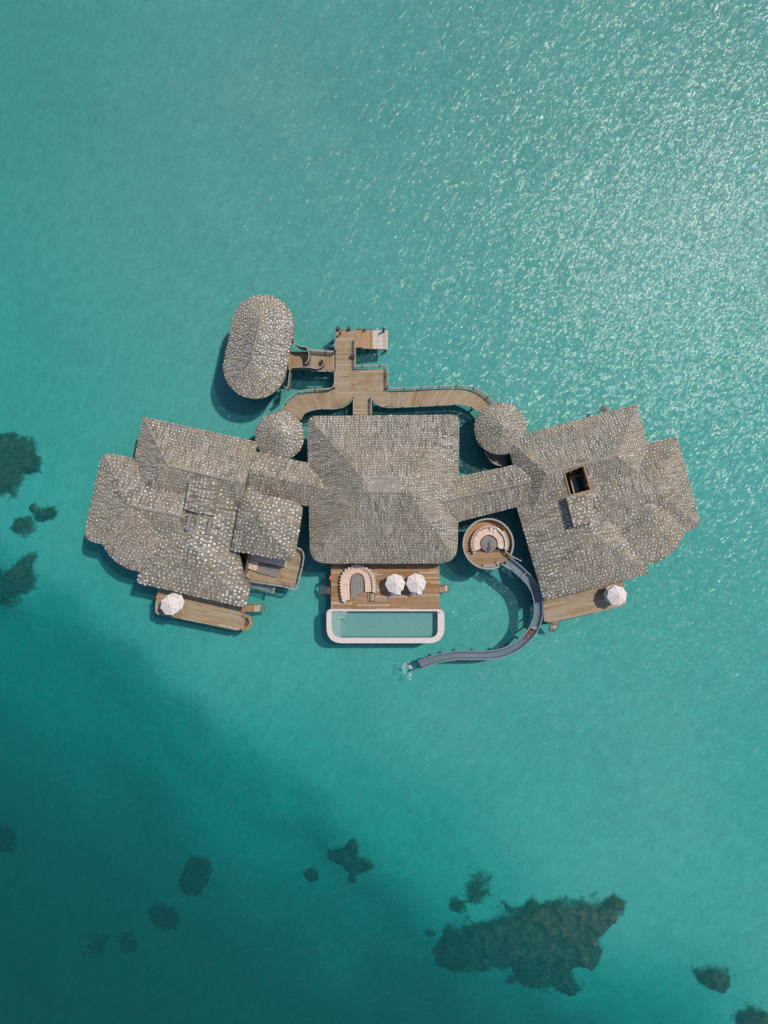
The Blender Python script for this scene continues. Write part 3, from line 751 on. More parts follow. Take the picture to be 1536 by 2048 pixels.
# north steps of the right villa
t_ = thing('sea_steps', 'short dark stair poking out behind the top edge of the right villa roof', 'stairs', W(1212, 822, 2))
for k in range(6):
    p = W(1214 - k * 2.0, 823 - k * 1.7, 1.9 - k * .35); m = MB(); m.box((p.x, p.y, p.z), (.3, 1.0, .05), R(-40)); m.obj('step', 'wood_grey', t_)

b = thing('main_villa', 'big square central villa with a hipped shake roof', 'villa', at_base(MV))
ro = build_roof(b, MV, .45, .155, shk=(.13, .24))
for a, c in (((737, 956), (804, 956)), ((737, 984), (804, 984))):
    ridge_strip(ro, a, c, 9.5, 9.5, .35)
for i in range(9):
    for k in range(3):
        a, c_ = W(737 + i * 7.2, 958 + k * 9, 9.6), W(737 + i * 7.2 + 6.9, 958 + k * 9 + 8.8, 9.6); m = MB(); m.box(((a.x + c_.x) / 2, (a.y + c_.y) / 2, 9.63 + random.uniform(0, .04)), (c_.x - a.x, a.y - c_.y, .08)); m.obj('ridge_board', 'ridge', ro)
ridge_strip(ro, (650, 860), (712, 925), 5.9, 8.55, .22); ridge_strip(ro, (897, 850), (850, 905), 5.5, 7.9, .22)
b = thing('oval_hut', 'oval arrival hut with a steep shake roof thick with white chips', 'hut', at_base(HU))
ro = build_roof(b, HU, .50, .19, wall=.86, big=.03); ridge_strip(ro, (521, 640), (503, 716), 7.6, 7.6, .3)
b = thing('round_pavilion', 'small round shake roofed pavilion at the end of the left walkway', 'pavilion', at_base(TL), 'round pavilions')
build_roof(b, TL, .50, .20, wall=.8)
b = thing('round_pavilion', 'small round shake roofed pavilion at the end of the right walkway', 'pavilion', at_base(TR), 'round pavilions')
build_roof(b, TR, .50, .175, wall=.8)

# ------------------------------------------------------------------ decks, planks, rails
def deck_frame(parent, polys_px, z, inset=0.0):
    m = MB()
    for i, P in enumerate(polys_px):
        Q = [W(a, c, z) for a, c in P]; Q = [(p.x, p.y) for p in Q]
        if area2(Q) < 0: Q = Q[::-1]
        cx = sum(p[0] for p in Q) / len(Q); cy = sum(p[1] for p in Q) / len(Q)
        Q = [(cx + (p[0] - cx) * .985, cy + (p[1] - cy) * .985) for p in Q]
        m.prism(Q, z - .42, z - .085 - .004 * i)
    return m.obj('deck_frame', 'slab', parent)
def planks(parent, poly_px, z, ang, w=.28, lens=(2.5, 6.0), mat='wood_weathered', name='plank', gap=.02):
    Q = [W(a, c, z) for a, c in poly_px]; Q = [(p.x, p.y) for p in Q]
    if area2(Q) < 0: Q = Q[::-1]
    hps = halfplanes(Q); d = Vector((math.cos(R(ang)), math.sin(R(ang)))); n = Vector((-d.y, d.x))
    us = [d.dot(Vector(q)) for q in Q]; ns = [n.dot(Vector(q)) for q in Q]
    rows = max(1, round((max(ns) - min(ns)) / w)); w = (max(ns) - min(ns)) / rows
    for r_ in range(rows):
        n0 = min(ns) + r_ * w; u0 = min(us) - (random.random() * lens[1] * .6 if max(us) - min(us) > lens[1] else 0)
        while u0 < max(us):
            L = random.uniform(*lens)
            if max(us) - u0 - L < 1.0: L = max(us) - u0 + .01
            q = [d * u0 + n * (n0 + gap / 2), d * (u0 + L - gap) + n * (n0 + gap / 2), d * (u0 + L - gap) + n * (n0 + w - gap / 2), d * u0 + n * (n0 + w - gap / 2)]
            q = clip_convex([(p.x, p.y) for p in q], hps); u0 += L
            if len(q) < 3 or area2(q) < .05: continue
            m = MB(); dz = random.uniform(-.004, .006); m.prism(q, z - .06, z + dz); m.obj(name, mat, parent)
def ribbon_planks(parent, Apts, Bpts, z, w=.27, mat='wood_weathered'):
    A = smooth_path([W(*p, z) for p in Apts], 10); B = smooth_path([W(*p, z) for p in Bpts], 10)
    def at(P, k):
        L = [0]
        for a, c in zip(P, P[1:]): L.append(L[-1] + (c - a).length)
        s = k * L[-1]
        for i in range(len(P) - 1):
            if s <= L[i + 1] + 1e-9: return P[i].lerp(P[i + 1], (s - L[i]) / max(1e-9, L[i + 1] - L[i]))
        return P[-1]
    ln = max(sum((c - a).length for a, c in zip(P, P[1:])) for P in (A, B)); n = int(ln / w)
    for i in range(n):
        k0, k1 = i / n, (i + .93) / n
        q = [at(A, k0), at(A, k1), at(B, k1), at(B, k0)]; q = [(p.x, p.y) for p in q]
        if area2(q) < 0: q = q[::-1]
        m = MB(); m.prism(q, z - .06, z + random.uniform(-.004, .006)); m.obj('plank', mat, parent)
    m = MB(); Q = [at(A, k / 20) for k in range(21)]; P = [at(B, k / 20) for k in range(21)]
    vs = [(p.x, p.y, z - .08) for p in Q] + [(p.x, p.y, z - .08) for p in P] + [(p.x, p.y, z - .4) for p in Q] + [(p.x, p.y, z - .4) for p in P]
    fs = []
    for i in range(20): fs += [(i, i + 1, 22 + i, 21 + i), (42 + i, 63 + i, 64 + i, 43 + i), (i, 42 + i, 43 + i, i + 1), (21 + i, 22 + i, 64 + i, 63 + i)]
    m.add(vs, fs); m.obj('deck_frame', 'slab', parent)
def railing(parent, pts, z, h=1.05, smooth=False, w=.15, bal=.16, mat='rail', post=2.6, top_px=True):
    P = [W(a, c, z + h if top_px else z) for a, c in pts]; P = [Vector((p.x, p.y, z)) for p in P]
    if smooth: P = smooth_path(P, 6)
    m = MB(); m.sweep([p + Vector((0, 0, h - .06)) for p in P], rect_prof(w, .06)); ro = m.obj('railing', mat, parent)
    m = MB(); m.sweep([p + Vector((0, 0, .12)) for p in P], rect_prof(.06, .05)); m.sweep([p + Vector((0, 0, h * .55)) for p in P], rect_prof(.04, .04))
    m.obj('lower_rail', mat, ro)
    m = MB()
    for p in resample(P, bal): m.box((p.x, p.y, z + h / 2), (.035, .035, h - .1))
    m.obj('balusters', mat, ro, kind='stuff')
    for p in resample(P, post):
        m = MB(); m.box((p.x, p.y, z + h / 2 - .1), (.13, .13, h + .3)); m.obj('post', 'wood_dark', ro)
    return ro
def piles(parent, pts, z, r=.17, bot=-6, mat='wood_dark'):
    for a, c in pts:
        p = W(a, c, z); m = MB(); m.tube([(p.x, p.y, bot), (p.x, p.y, z)], r, 8); m.obj('pile', mat, parent)
DZ = 2.0
# jetty
J = thing('wooden_jetty', 'weathered wooden arrival jetty in the middle with railings round its platform', 'jetty', W(722, 770, 0))
stem = [(671, 659), (711, 659), (711, 738), (671, 738)]; top_ = [(711, 659), (716, 659), (716, 678), (711, 678)]
plat = [(669.5, 738), (774, 738), (775, 792), (769, 811), (760, 811.5), (747, 800), (743, 794), (706, 794), (694, 806), (680, 814), (669.5, 815)]
plat_a = [(669.5, 738), (774, 738), (775, 794), (669.5, 794)]; plat_b = [(669.5, 794), (706, 794), (697, 805), (684, 813), (669.5, 816)]; plat_c = [(743, 794), (775, 794), (775, 812), (763, 812), (752, 805)]
brg = [(707, 794), (742, 794), (742, 838), (707, 838)]
deck_frame(J, [stem, plat_a, plat_b, plat_c, brg], DZ)
planks(J, stem, DZ, 0, .26, (3.2, 3.3)); planks(J, plat_a, DZ, 0, .26, (2.5, 5.5)); planks(J, plat_b, DZ, 0, .26); planks(J, plat_c, DZ, 0, .26); planks(J, brg, DZ, 0, .26, (3, 3.2))
railing(J, [(710.5, 676), (710.5, 732), (775, 729), (775, 774)], DZ)
railing(J, [(743, 793), (743, 834)], DZ); railing(J, [(707, 795), (707, 834)], DZ)
railing(J, [(669.5, 678), (669.5, 699)], DZ, w=.1)
piles(J, [(674, 664), (708, 664), (674, 700), (674, 745), (770, 745), (772, 806), (712, 780), (740, 780), (674, 808), (720, 834)], DZ - .4)
m = MB(); p = W(713, 743, DZ); m.box((p.x, p.y, DZ + .006), (1.1, .16, .02)); m.obj('platform_drain', 'wood_grey', J)  # low grey box stands for a drain in the platform
for px_, py_ in ((676, 658), (697.5, 658), (729, 660), (767, 658)):
    t_ = thing('mooring_post', {676: 'dark round mooring post at the left corner of the jetty end', 697.5: 'dark round mooring post in the middle of the jetty end', 729: 'small dark mooring post where the landing steps begin', 767: 'dark mooring post at the far right corner of the landing steps'}[px_], 'post', W(px_, py_, 2.3), 'mooring posts at the jetty end')
    p = W(px_, py_, 2.5); rr = {676: .26, 697.5: .26, 729: .14, 767: .17}[px_]
    m = MB(); m.tube([(p.x, p.y + .1, -5), (p.x, p.y + .1, 2.4)], rr, 12); m.obj('shaft', 'wood_dark', t_); m = MB(); m.tube([(p.x, p.y + .1, 2.4), (p.x, p.y + .1, 2.5)], [rr * 1.1, rr * .8], 12); m.obj('cap', 'metal_dark', t_)
t_ = thing('bollard_lamp', 'small black lamp standing near the top of the jetty', 'lamp', W(681, 668, 2)); p = W(681, 669, 2.0)
m = MB(); m.tube([(p.x, p.y, 2), (p.x, p.y, 2.75)], .07, 8); m.obj('stand', 'metal_dark', t_); m = MB(); m.tube([(p.x, p.y, 2.75), (p.x, p.y, 2.85), (p.x, p.y, 3.1), (p.x, p.y, 3.2)], [.1, .2, .16, .03], 10); m.obj('lantern', 'metal_dark', t_)
t_ = thing('round_planter', 'round black planter against the inner railing of the jetty', 'planter', W(704.5, 711.5, 2)); p = W(704.5, 711.5, 2.5)
m = MB(); m.tube([(p.x, p.y, 2.01), (p.x, p.y, 2.6)], [.24, .3], 14); m.obj('bowl', 'metal_dark', t_); m = MB(); m.tube([(p.x, p.y, 2.58), (p.x, p.y, 2.63)], [.26, .2], 14); m.obj('soil', 'wood_dark', t_)
# landing steps to the right of the jetty end
S = thing('landing_steps', 'broad wooden steps at the jetty end, orange at top and bleached white near the water', 'steps', W(744, 680, 0))
xs_ = [711.5, 718, 725, 731, 736, 740, 745, 749, 753, 757, 761, 765, 769, 772, 776]
for i in range(len(xs_) - 1):
    k = i / 13; z = 2.0 - 1.35 * min(1, k * 1.15); x0, x1 = xs_[i], xs_[i + 1] - .25
    yt = 660 + k * 1.0; yb = (695 if i < 2 else 697 + k * 1.6)
    q = [W(x0, yt, z), W(x1, yt, z), W(x1, yb, z), W(x0, yb, z)]
    if i == 0: q = [W(x0, yt, z), W(x1, yt, z), W(x1, yb, z), W(x0, yb, z)]
    m = MB(); m.prism([(p.x, p.y) for p in q][::-1], z - .12, z); mt = 'wood_orange' if i < 5 else ('wood_warm' if i == 5 else 'wood_bleached')
    o = m.obj('step', mt, S)
    if i >= 6:
        m = MB()
        for yy in (666, 672, 683, 691): p = W((x0 + x1) / 2, yy, z); m.tube([(p.x, p.y, z - .01), (p.x, p.y, z + .015)], .05, 6)
        m.obj('bolts', 'wood_dark', o, kind='stuff')
m = MB(); a = W(713, 699, .6); c = W(774, 699, .6); m.sweep([(a.x, a.y, 1.5), (c.x, c.y, .2)], rect_prof(.12, .35)); m.obj('stringer', 'slab', S)
m = MB(); a = W(713, 662, .6); c = W(774, 662, .6); m.sweep([(a.x, a.y, 1.5), (c.x, c.y, .2)], rect_prof(.12, .35)); m.obj('stringer', 'slab', S)
piles(S, [(771, 666), (771, 694), (735, 694)], .4)
# walkways
Lw = thing('curved_walkway', 'left curved plank walkway from the jetty to the round pavilion', 'walkway', W(620, 800, 0), 'walkways')
ribbon_planks(Lw, [(669, 779), (650, 782), (628, 783), (605, 786), (585, 797), (571, 812), (563, 832), (561, 850)], [(669, 816), (650, 817), (632, 818), (618, 822), (608, 828), (601, 838), (597, 848), (594, 858)], DZ)
railing(Lw, [(669, 742), (669, 764), (664, 775), (650, 777.5), (628, 778.5), (604, 781.5), (583, 792), (568, 808), (561, 828)], DZ, smooth=True)
railing(Lw, [(706, 796), (698, 806), (685, 814), (668, 817), (650, 817), (632, 818), (616, 823), (606, 830), (600, 840)], DZ, h=.9, smooth=True, w=.11)
piles(Lw, [(650, 800), (618, 805), (590, 815), (575, 840)], DZ - .4)
Rw = thing('curved_walkway', 'right long curved plank walkway from the jetty to the round pavilion', 'walkway', W(860, 795, 0), 'walkways')
ribbon_planks(Rw, [(776, 782), (810, 781), (850, 779), (890, 777.5), (925, 777), (955, 784), (978, 800), (993, 822), (998, 840)], [(776, 812), (800, 813), (840, 811), (880, 809), (920, 808), (940, 812), (955, 820), (965, 830), (972, 840)], DZ)
railing(Rw, [(775, 772), (782, 776), (800, 776), (840, 774.5), (880, 772), (925, 771), (955, 778), (980, 795), (996, 815)], DZ, smooth=True)
railing(Rw, [(743, 795), (752, 806), (766, 813), (782, 814), (820, 813), (860, 811), (900, 809), (922, 808), (942, 813), (956, 822), (966, 832)], DZ, h=.9, smooth=True, w=.11)
piles(Rw, [(800, 800), (840, 798), (880, 796), (920, 794), (955, 808)], DZ - .4)
Hl = thing('hut_walkway', 'short plank walkway joining the oval hut to the jetty', 'walkway', W(625, 720, 0), 'walkways')
hlp = [(577, 703), (669, 703), (669, 740), (577, 740)]
deck_frame(Hl, [hlp], DZ); planks(Hl, hlp, DZ, 90, .27, (3.5, 3.6))
railing(Hl, [(616, 699), (668, 703)], DZ, h=1.2, w=.2); railing(Hl, [(620, 741), (668, 742)], DZ, h=.7)
piles(Hl, [(600, 708), (640, 708), (600, 736), (640, 736)], DZ - .4)
def slat_fence(label, pts, z, h, kind=None, step=.22):
    t_ = thing('slat_screen', label, 'screen', W(*pts[0], z), 'curved slat screens by the oval hut'); P = smooth_path([W(*p, z + h) for p in pts], 8); P = [Vector((p.x, p.y, z)) for p in P]
    R_ = resample(P, step)
    for a, c in zip(R_, R_[1:]):
        m = MB(); d = c - a; m.box(((a.x + c.x) / 2, (a.y + c.y) / 2, z + h / 2), (d.length * .88, .05, h), math.atan2(d.y, d.x)); m.obj('slat', 'fence', t_)
    m = MB(); m.sweep([p + Vector((0, 0, h)) for p in P], rect_prof(.12, .05)); m.obj('top_rail', 'rail', t_)
slat_fence('wavy slat screen curling from the oval hut over its walkway', [(586, 672), (589, 684), (595, 690), (603, 693), (611, 694), (616, 700), (618, 712), (615, 722), (610, 727)], DZ, 2.3)
slat_fence('small hook shaped slat screen on the hut walkway', [(645, 713), (648, 722), (646, 729), (640, 735), (632, 737), (612, 734), (582, 735)], DZ, 1.5)
slat_fence('curved slat screen hugging the lower right side of the oval hut', [(580, 742), (578, 757), (577, 768), (574, 777), (568, 772)], DZ, 2.2)
# dark walkway below the right round pavilion
t_ = thing('shaded_walkway', 'small shaded deck with curved rail under the right round pavilion', 'walkway', W(992, 915, 0))
P = [(966, 890), (1010, 890), (1012, 931), (1004, 933), (990, 928), (978, 916), (970, 902)]
deck_frame(t_, [P], DZ); planks(t_, P, DZ, -15, .28, (6, 6.1), 'wood_grey'); railing(t_, [(968, 892), (973, 908), (982, 921), (994, 929), (1004, 931)], DZ, h=.9, smooth=True, w=.12, bal=.3)
piles(t_, [(985, 905), (1003, 925)], DZ - .4)

# pool deck
PD = thing('pool_deck', 'warm brown plank deck between the main villa and the pool', 'deck', W(770, 1170, 0))
pd = [(662, 1120), (879, 1120), (879, 1219), (662, 1219)]
deck_frame(PD, [pd], DZ); planks(PD, pd, DZ, 0, .26, (2.5, 6.5), 'wood_warm')
piles(PD, [(668, 1212), (720, 1212), (820, 1212), (872, 1212), (668, 1160), (872, 1160)], DZ - .4)
# pool
def rrect(x0, y0, x1, y1, rtl, rtr, rbr, rbl, z):
    P = [W(x0, y0, z), W(x1, y0, z), W(x1, y1, z), W(x0, y1, z)]; return round_poly([(p.x, p.y) for p in P][::-1], [rbl, rbr, rtr, rtl], 9)
PO = thing('swimming_pool', 'long swimming pool with pale pink rounded edge', 'pool', W(770, 1250, 0))
zc = 2.06
outer = rrect(653, 1218.5, 889, 1286.5, .8, 1.1, 2.6, 2.6, zc); inner = rrect(663.5, 1222.5, 875.5, 1275.5, .12, .12, 1.3, 1.7, zc)
m = MB(); n = len(outer)
vs = [(p[0], p[1], zc) for p in outer] + [(p[0], p[1], zc) for p in inner] + [(p[0], p[1], -.4) for p in outer] + [(p[0], p[1], .6) for p in inner] + [(p[0], p[1], -.4) for p in inner]
fs = []
for i in range(n):
    j = (i + 1) % n; fs += [(i, j, n + j, n + i), (i, 2 * n + i, 2 * n + j, j), (2 * n + i, 4 * n + i, 4 * n + j, 2 * n + j)]
m.add(vs, fs); m.obj('coping', 'coping', PO)
m = MB(); m.add([(p[0], p[1], zc - .06) for p in inner] + [(p[0], p[1], .62) for p in inner], [(i, (i + 1) % n, n + (i + 1) % n, n + i) for i in range(n)] + [tuple(range(n, 2 * n))]); m.obj('basin', 'pooltile', PO)
m = MB(); m.prism([(p[0], p[1]) for p in [Vector(q) * 1 for q in inner]], -.38, .6); m.obj('pool_base', 'slab', PO)
def pbox(x0, y0, x1, y1, z0, z1, name, mat, par):
    a, c = W(x0, y1, z1), W(x1, y0, z1); m = MB(); m.box(((a.x + c.x) / 2, (a.y + c.y) / 2, (z0 + z1) / 2), (c.x - a.x, c.y - a.y, z1 - z0)); return m.obj(name, mat, par)
shl = rrect(664, 1223, 681.5, 1275, .12, .05, .05, 1.6, 1.75); m = MB(); m.prism(shl, .63, 1.72); m.obj('tanning_shelf', 'poolshelf', PO)
pbox(681.6, 1223, 694, 1231, .63, 1.70, 'pool_step', 'poolshelf', PO); pbox(681.6, 1231.2, 690, 1237.5, .63, 1.5, 'pool_step', 'poolshelf', PO)
pbox(681.6, 1223, 694, 1226.5, 1.71, 1.86, 'pool_step', 'poolshelf', PO)
m = MB(); m.add([(p[0] , p[1], 1.95) for p in inner], [tuple(range(n))]); m.obj('pool_water', 'poolwater', PO)
m = MB(); p = W(879.5, 1225.5, 2.1); m.tube([(p.x, p.y, 2.05), (p.x, p.y, 2.14)], .09, 8); m.obj('skimmer_lid', 'metal_dark', PO)
piles(PO, [(670, 1230), (670, 1275), (770, 1275), (870, 1275), (870, 1230)], -.3, .25)

# sea ladders of the pool deck
def stairs(label, a, c, z0, z1, wid, n, mats, grp='stairs down into the sea'):
    t_ = thing('sea_stairs', label, 'stairs', W(*a, 0), grp); A, C_ = W(*a, z0), W(*c, z1); d = (C_ - A); dd = Vector((d.x, d.y, 0)); L = dd.length; ang = math.atan2(dd.y, dd.x)
    for i in range(n):
        p = A + d * ((i + .5) / n); m = MB(); m.box(p, (L / n * .86, wid, .06), ang); m.obj('step', mats[min(len(mats) - 1, i * len(mats) // n)], t_)
    s = Vector((-dd.y, dd.x, 0)).normalized() * (wid / 2 + .05)
    for k in (-1, 1):
        m = MB(); m.sweep([A + s * k - Vector((0, 0, .12)), C_ + s * k - Vector((0, 0, .12))], rect_prof(.07, .2)); m.obj('stringer', 'wood_grey', t_)
        m = MB(); q = [A + s * k, A + s * k + Vector((0, 0, .8)), A + s * k + d * .6 + Vector((0, 0, .8)), A + s * k + d * .75]; m.tube(q, .03, 6); m.obj('handrail', 'metal_dark', t_)
stairs('narrow stair dropping into the sea on the left of the pool deck', (661, 1181), (640, 1179), 1.7, -.7, 1.0, 9, ['wood_grey'])
stairs('narrow stair dropping into the sea on the right of the pool deck', (880, 1178.5), (899, 1175), 1.7, -.7, .95, 9, ['wood_orange', 'wood_orange', 'wood_bleached', 'wood_grey'])
stairs('stair dropping into the sea at the right end of the lower left deck', (485, 1215), (533, 1216), 1.8, -.9, 1.1, 16, ['wood_orange', 'wood_orange', 'wood_bleached', 'wood_grey'])
stairs('short stair dropping into the sea below the lower right deck', (1112, 1241), (1103, 1264), 1.8, -.6, .9, 8, ['wood_warm', 'wood_bleached', 'wood_grey'])

# umbrellas
def make_umbrella(label, px_, py_, zt, rad, rot, group):
    p = W(px_, py_, zt); t_ = thing('sun_umbrella', label, 'umbrella', (p.x, p.y, DZ), group); t_.rotation_euler = (0, 0, rot); t_['_local'] = 1
    h = zt - DZ; N = 8; rings = []
    C_ = MB(); vs = [(0, 0, h)]; K = [(.12, -.04), (.4, -.17), (.75, -.36), (1.0, -.5)]; sub = 4
    for k, dz in K:
        for i in range(N * sub):
            a = 2 * math.pi * i / (N * sub); f = (i % sub) / sub; ch_ = math.cos(math.pi / N) / math.cos((f - .5) * 2 * math.pi / N); sag = math.sin(math.pi * f)
            r_ = rad * k * ch_ * (1 - .03 * sag); vs.append((r_ * math.cos(a), r_ * math.sin(a), h + dz - .03 * sag * k))
    M_ = N * sub; fs = [(0, 1 + i, 1 + (i + 1) % M_) for i in range(M_)]
    for j in range(3): fs += [(1 + j * M_ + i, 1 + (j + 1) * M_ + i, 1 + (j + 1) * M_ + (i + 1) % M_, 1 + j * M_ + (i + 1) % M_) for i in range(M_)]
    bb = len(vs); vs += [(x * .995, y * .995, z - .14) for x, y, z in vs[1 + 3 * M_:1 + 4 * M_]]
    fs += [(1 + 3 * M_ + i, bb + i, bb + (i + 1) % M_, 1 + 3 * M_ + (i + 1) % M_) for i in range(M_)]
    C_.add(vs, fs); C_.obj('canopy', 'canvas', t_)
    for i in range(N):
        a = 2 * math.pi * i / N; m = MB(); m.tube([(rad * k * math.cos(a), rad * k * math.sin(a), h + dz + .008) for k, dz in [(0.02, 0)] + K], .022, 4); m.obj('rib', 'seam', t_)
    m = MB(); m.tube([(0, 0, 0), (0, 0, h)], .04, 8); m.obj('pole', 'metal_dark', t_); m = MB(); m.tube([(0, 0, .01), (0, 0, .12)], [.32, .3], 14); m.obj('base', 'metal_dark', t_)
    m = MB(); m.tube([(0, 0, h - .01), (0, 0, h + .09)], [.06, .02], 8); m.obj('finial', 'seam', t_)
    return t_
ug = 'cream octagonal umbrellas'
make_umbrella('left one of the two cream umbrellas on the pool deck', 790.5, 1168, 4.8, 1.52, .1, ug)
make_umbrella('right one of the two cream umbrellas on the pool deck', 832.5, 1167, 4.8, 1.52, .1, ug)
make_umbrella('upper cream umbrella on the left end of the lower left deck', 338.5, 1212, 5.1, 1.52, .25, ug)
make_umbrella('lower cream umbrella tucked beneath another on the lower left deck', 347, 1205, 4.35, 1.5, .05, ug)
make_umbrella('upper cream umbrella at the right end of the lower right deck', 1236.5, 1192, 5.1, 1.52, .2, ug)
make_umbrella('lower cream umbrella tucked beneath another on the lower right deck', 1230, 1190, 4.35, 1.5, -.1, ug)
def lounger(label, px_, py_, rot):
    p = W(px_, py_, DZ); t_ = thing('sun_lounger', label, 'sun lounger', (p.x, p.y, DZ + .01), 'sun loungers'); t_.rotation_euler = (0, 0, rot); t_['_local'] = 1
    m = MB(); m.box((0, 0, .28), (.7, 2.0, .07)); m.obj('frame', 'wood_grey', t_); m = MB(); m.box((0, -.25, .38), (.66, 1.4, .12)); m.box((0, .7, .44), (.66, .55, .12)); m.obj('mattress', 'white_cloth', t_)
    for sx in (-.28, .28):
        for sy in (-.85, .85): m = MB(); m.box((sx, sy, .125), (.07, .07, .25)); m.obj('leg', 'wood_grey', t_)
    m = MB(); m.box((0, .8, .55), (.5, .3, .12)); m.obj('pillow', 'canvas', t_)
lounger('white sun lounger under the left pool deck umbrella, its left one', 786, 1176, 0); lounger('white sun lounger under the left pool deck umbrella, its right one', 797, 1176, 0)
lounger('white sun lounger under the right pool deck umbrella, its left one', 825, 1175.5, 0); lounger('white sun lounger under the right pool deck umbrella, its right one', 839, 1175.5, 0)
t_ = thing('side_table', 'tiny brown side table left of the pool deck umbrellas', 'table', W(755, 1173, DZ)); p = W(755, 1173, DZ)
m = MB(); m.tube([(p.x, p.y, 2.42), (p.x, p.y, 2.46)], .26, 12); m.obj('table_top', 'wood_orange', t_); m = MB(); m.tube([(p.x, p.y, 2), (p.x, p.y, 2.42)], .05, 6); m.obj('leg', 'metal_dark', t_)
m = MB(); p = W(757, 1179, DZ); m.box((p.x, p.y, 2.07), (.5, .25, .1), -.6); tag(m.obj('folded_towel', 'white_cloth'), 'small white towel on the planks left of the umbrellas', 'towel')

# horseshoe sofa on the pool deck
def sofa_ring(label, base_paths, seats_n, back, name, z, seat_w, loc, mats=('cushion', 'cushion_pale')):
    t_ = thing(name, label, 'sofa', loc)
    P = base_paths; seg = max(1, (len(P) - 1) // seats_n); i = 0
    while i < len(P) - 1:
        j = min(i + seg, len(P) - 1)
        if len(P) - 1 - j < seg * .5: j = len(P) - 1
        q = [p.copy() for p in P[i:j + 1]]; q[0] = q[0].lerp(q[1], .06); q[-1] = q[-1].lerp(q[-2], .06)
        m = MB(); hw = seat_w / 2; m.sweep(q, [(-hw, .25), (hw, .25), (hw, .40), (hw - .05, .45), (-hw + .05, .45), (-hw, .40)]); m.obj('seat_cushion', mats[0], t_); i = j
    m = MB(); hw = seat_w / 2 - .04; m.sweep(P, [(-hw, .02), (hw, .02), (hw, .24), (-hw, .24)]); m.obj('base', 'wood_grey', t_)
    for p, ang, s in back:
        m = MB(); ca, sa = math.cos(ang), math.sin(ang); vs = []
        prof = [(-.5, -.3), (-.15, -.42), (.25, -.34), (.5, 0.0), (.25, .16), (-.2, .22), (-.5, .12)]
        for zz, k in ((.42, .9), (.6, 1.05), (.78, .95), (.84, .6)):
            for a_, b_ in prof: vs.append((p.x + (a_ * ca - b_ * sa) * s * k, p.y + (a_ * sa + b_ * ca) * s * k, z + zz + .06 * a_))
        n_ = len(prof); fs = [(j * n_ + i, j * n_ + (i + 1) % n_, (j + 1) * n_ + (i + 1) % n_, (j + 1) * n_ + i) for j in range(3) for i in range(n_)] + [tuple(3 * n_ + i for i in range(n_)), tuple(n_ - 1 - i for i in range(n_))]
        m.add(vs, fs); m.obj('back_cushion', mats[1], t_)
    return t_
zs = DZ + .45
pp = [(693.5, 1200), (692.5, 1180), (693, 1163), (696.5, 1150), (705, 1142), (714, 1140), (723, 1141.5), (731, 1148), (735, 1158), (736, 1170), (736.5, 1184)]
P = smooth_path([Vector((W(a, c, zs).x, W(a, c, zs).y, DZ)) for a, c in pp], 5)
ob = [(686, 1202), (684.5, 1196), (683, 1190), (682.5, 1184), (682, 1178), (681.5, 1172), (681.5, 1166), (682, 1160), (683, 1154), (686, 1148), (690, 1142), (696, 1137), (703, 1133), (710, 1131), (717, 1131), (724, 1133), (731, 1136), (737, 1140), (742, 1146), (745, 1152), (746.5, 1158), (747.5, 1164), (748, 1170), (748.5, 1176), (748, 1182)]
bk = []
for i, (a, c) in enumerate(ob):
    p = W(a + .8, c, zs + .3); q = W(*ob[min(i + 1, len(ob) - 1)], zs + .3); r0 = W(*ob[max(i - 1, 0)], zs + .3); d = q - r0
    bk.append((p, math.atan2(d.y, d.x) + .75 * 1.2, .74))
sofa_ring('horseshoe salmon sofa with leaf shaped back cushions on the pool deck', P, 6, bk, 'horseshoe_sofa', DZ, .98, W(714, 1170, DZ))
t_ = thing('sunken_table', 'arched grey plank table inside the horseshoe sofa', 'table', W(714, 1172, DZ))
tab = [(701.5, 1196.5), (701.5, 1162), (703, 1155), (707.5, 1149.5), (714.5, 1147.5), (721, 1149.5), (726, 1155), (727, 1162), (727, 1187), (716, 1189), (711, 1196.5)]
Q = [W(a, c, DZ + .35) for a, c in tab]; Q = [(p.x, p.y) for p in Q]
if area2(Q) < 0: Q = Q[::-1]
x0 = min(p[0] for p in Q); x1 = max(p[0] for p in Q); k = 8
for i in range(k):
    a = x0 + (x1 - x0) * i / k; c = x0 + (x1 - x0) * (i + .93) / k; q = clip(clip(Q, -1, 0, -a), 1, 0, c)
    m = MB(); m.prism(q, DZ + .28, DZ + .35); m.obj('plank', 'wood_grey', t_)
m = MB(); c = W(714, 1170, DZ); m.box((c.x, c.y, DZ + .15), (.5, 1.6, .26)); m.obj('leg', 'wood_dark', t_)
t_ = thing('bench_steps', 'low slatted steps with dark edges beside the open end of the horseshoe sofa', 'steps', W(743, 1194, DZ))
for i, x in enumerate((737, 741.5, 745.5, 749.3)):
    o = pbox(x - 1.8, 1186, x + 1.6, 1201.5, DZ + .01, DZ + .22, 'tread', 'wood_warm' if i % 2 == 0 else 'wood_grey', t_)
for y in (1185.6, 1202): pbox(735, y - .35, 751, y + .35, DZ + .01, DZ + .25, 'edge_trim', 'metal_dark', t_)

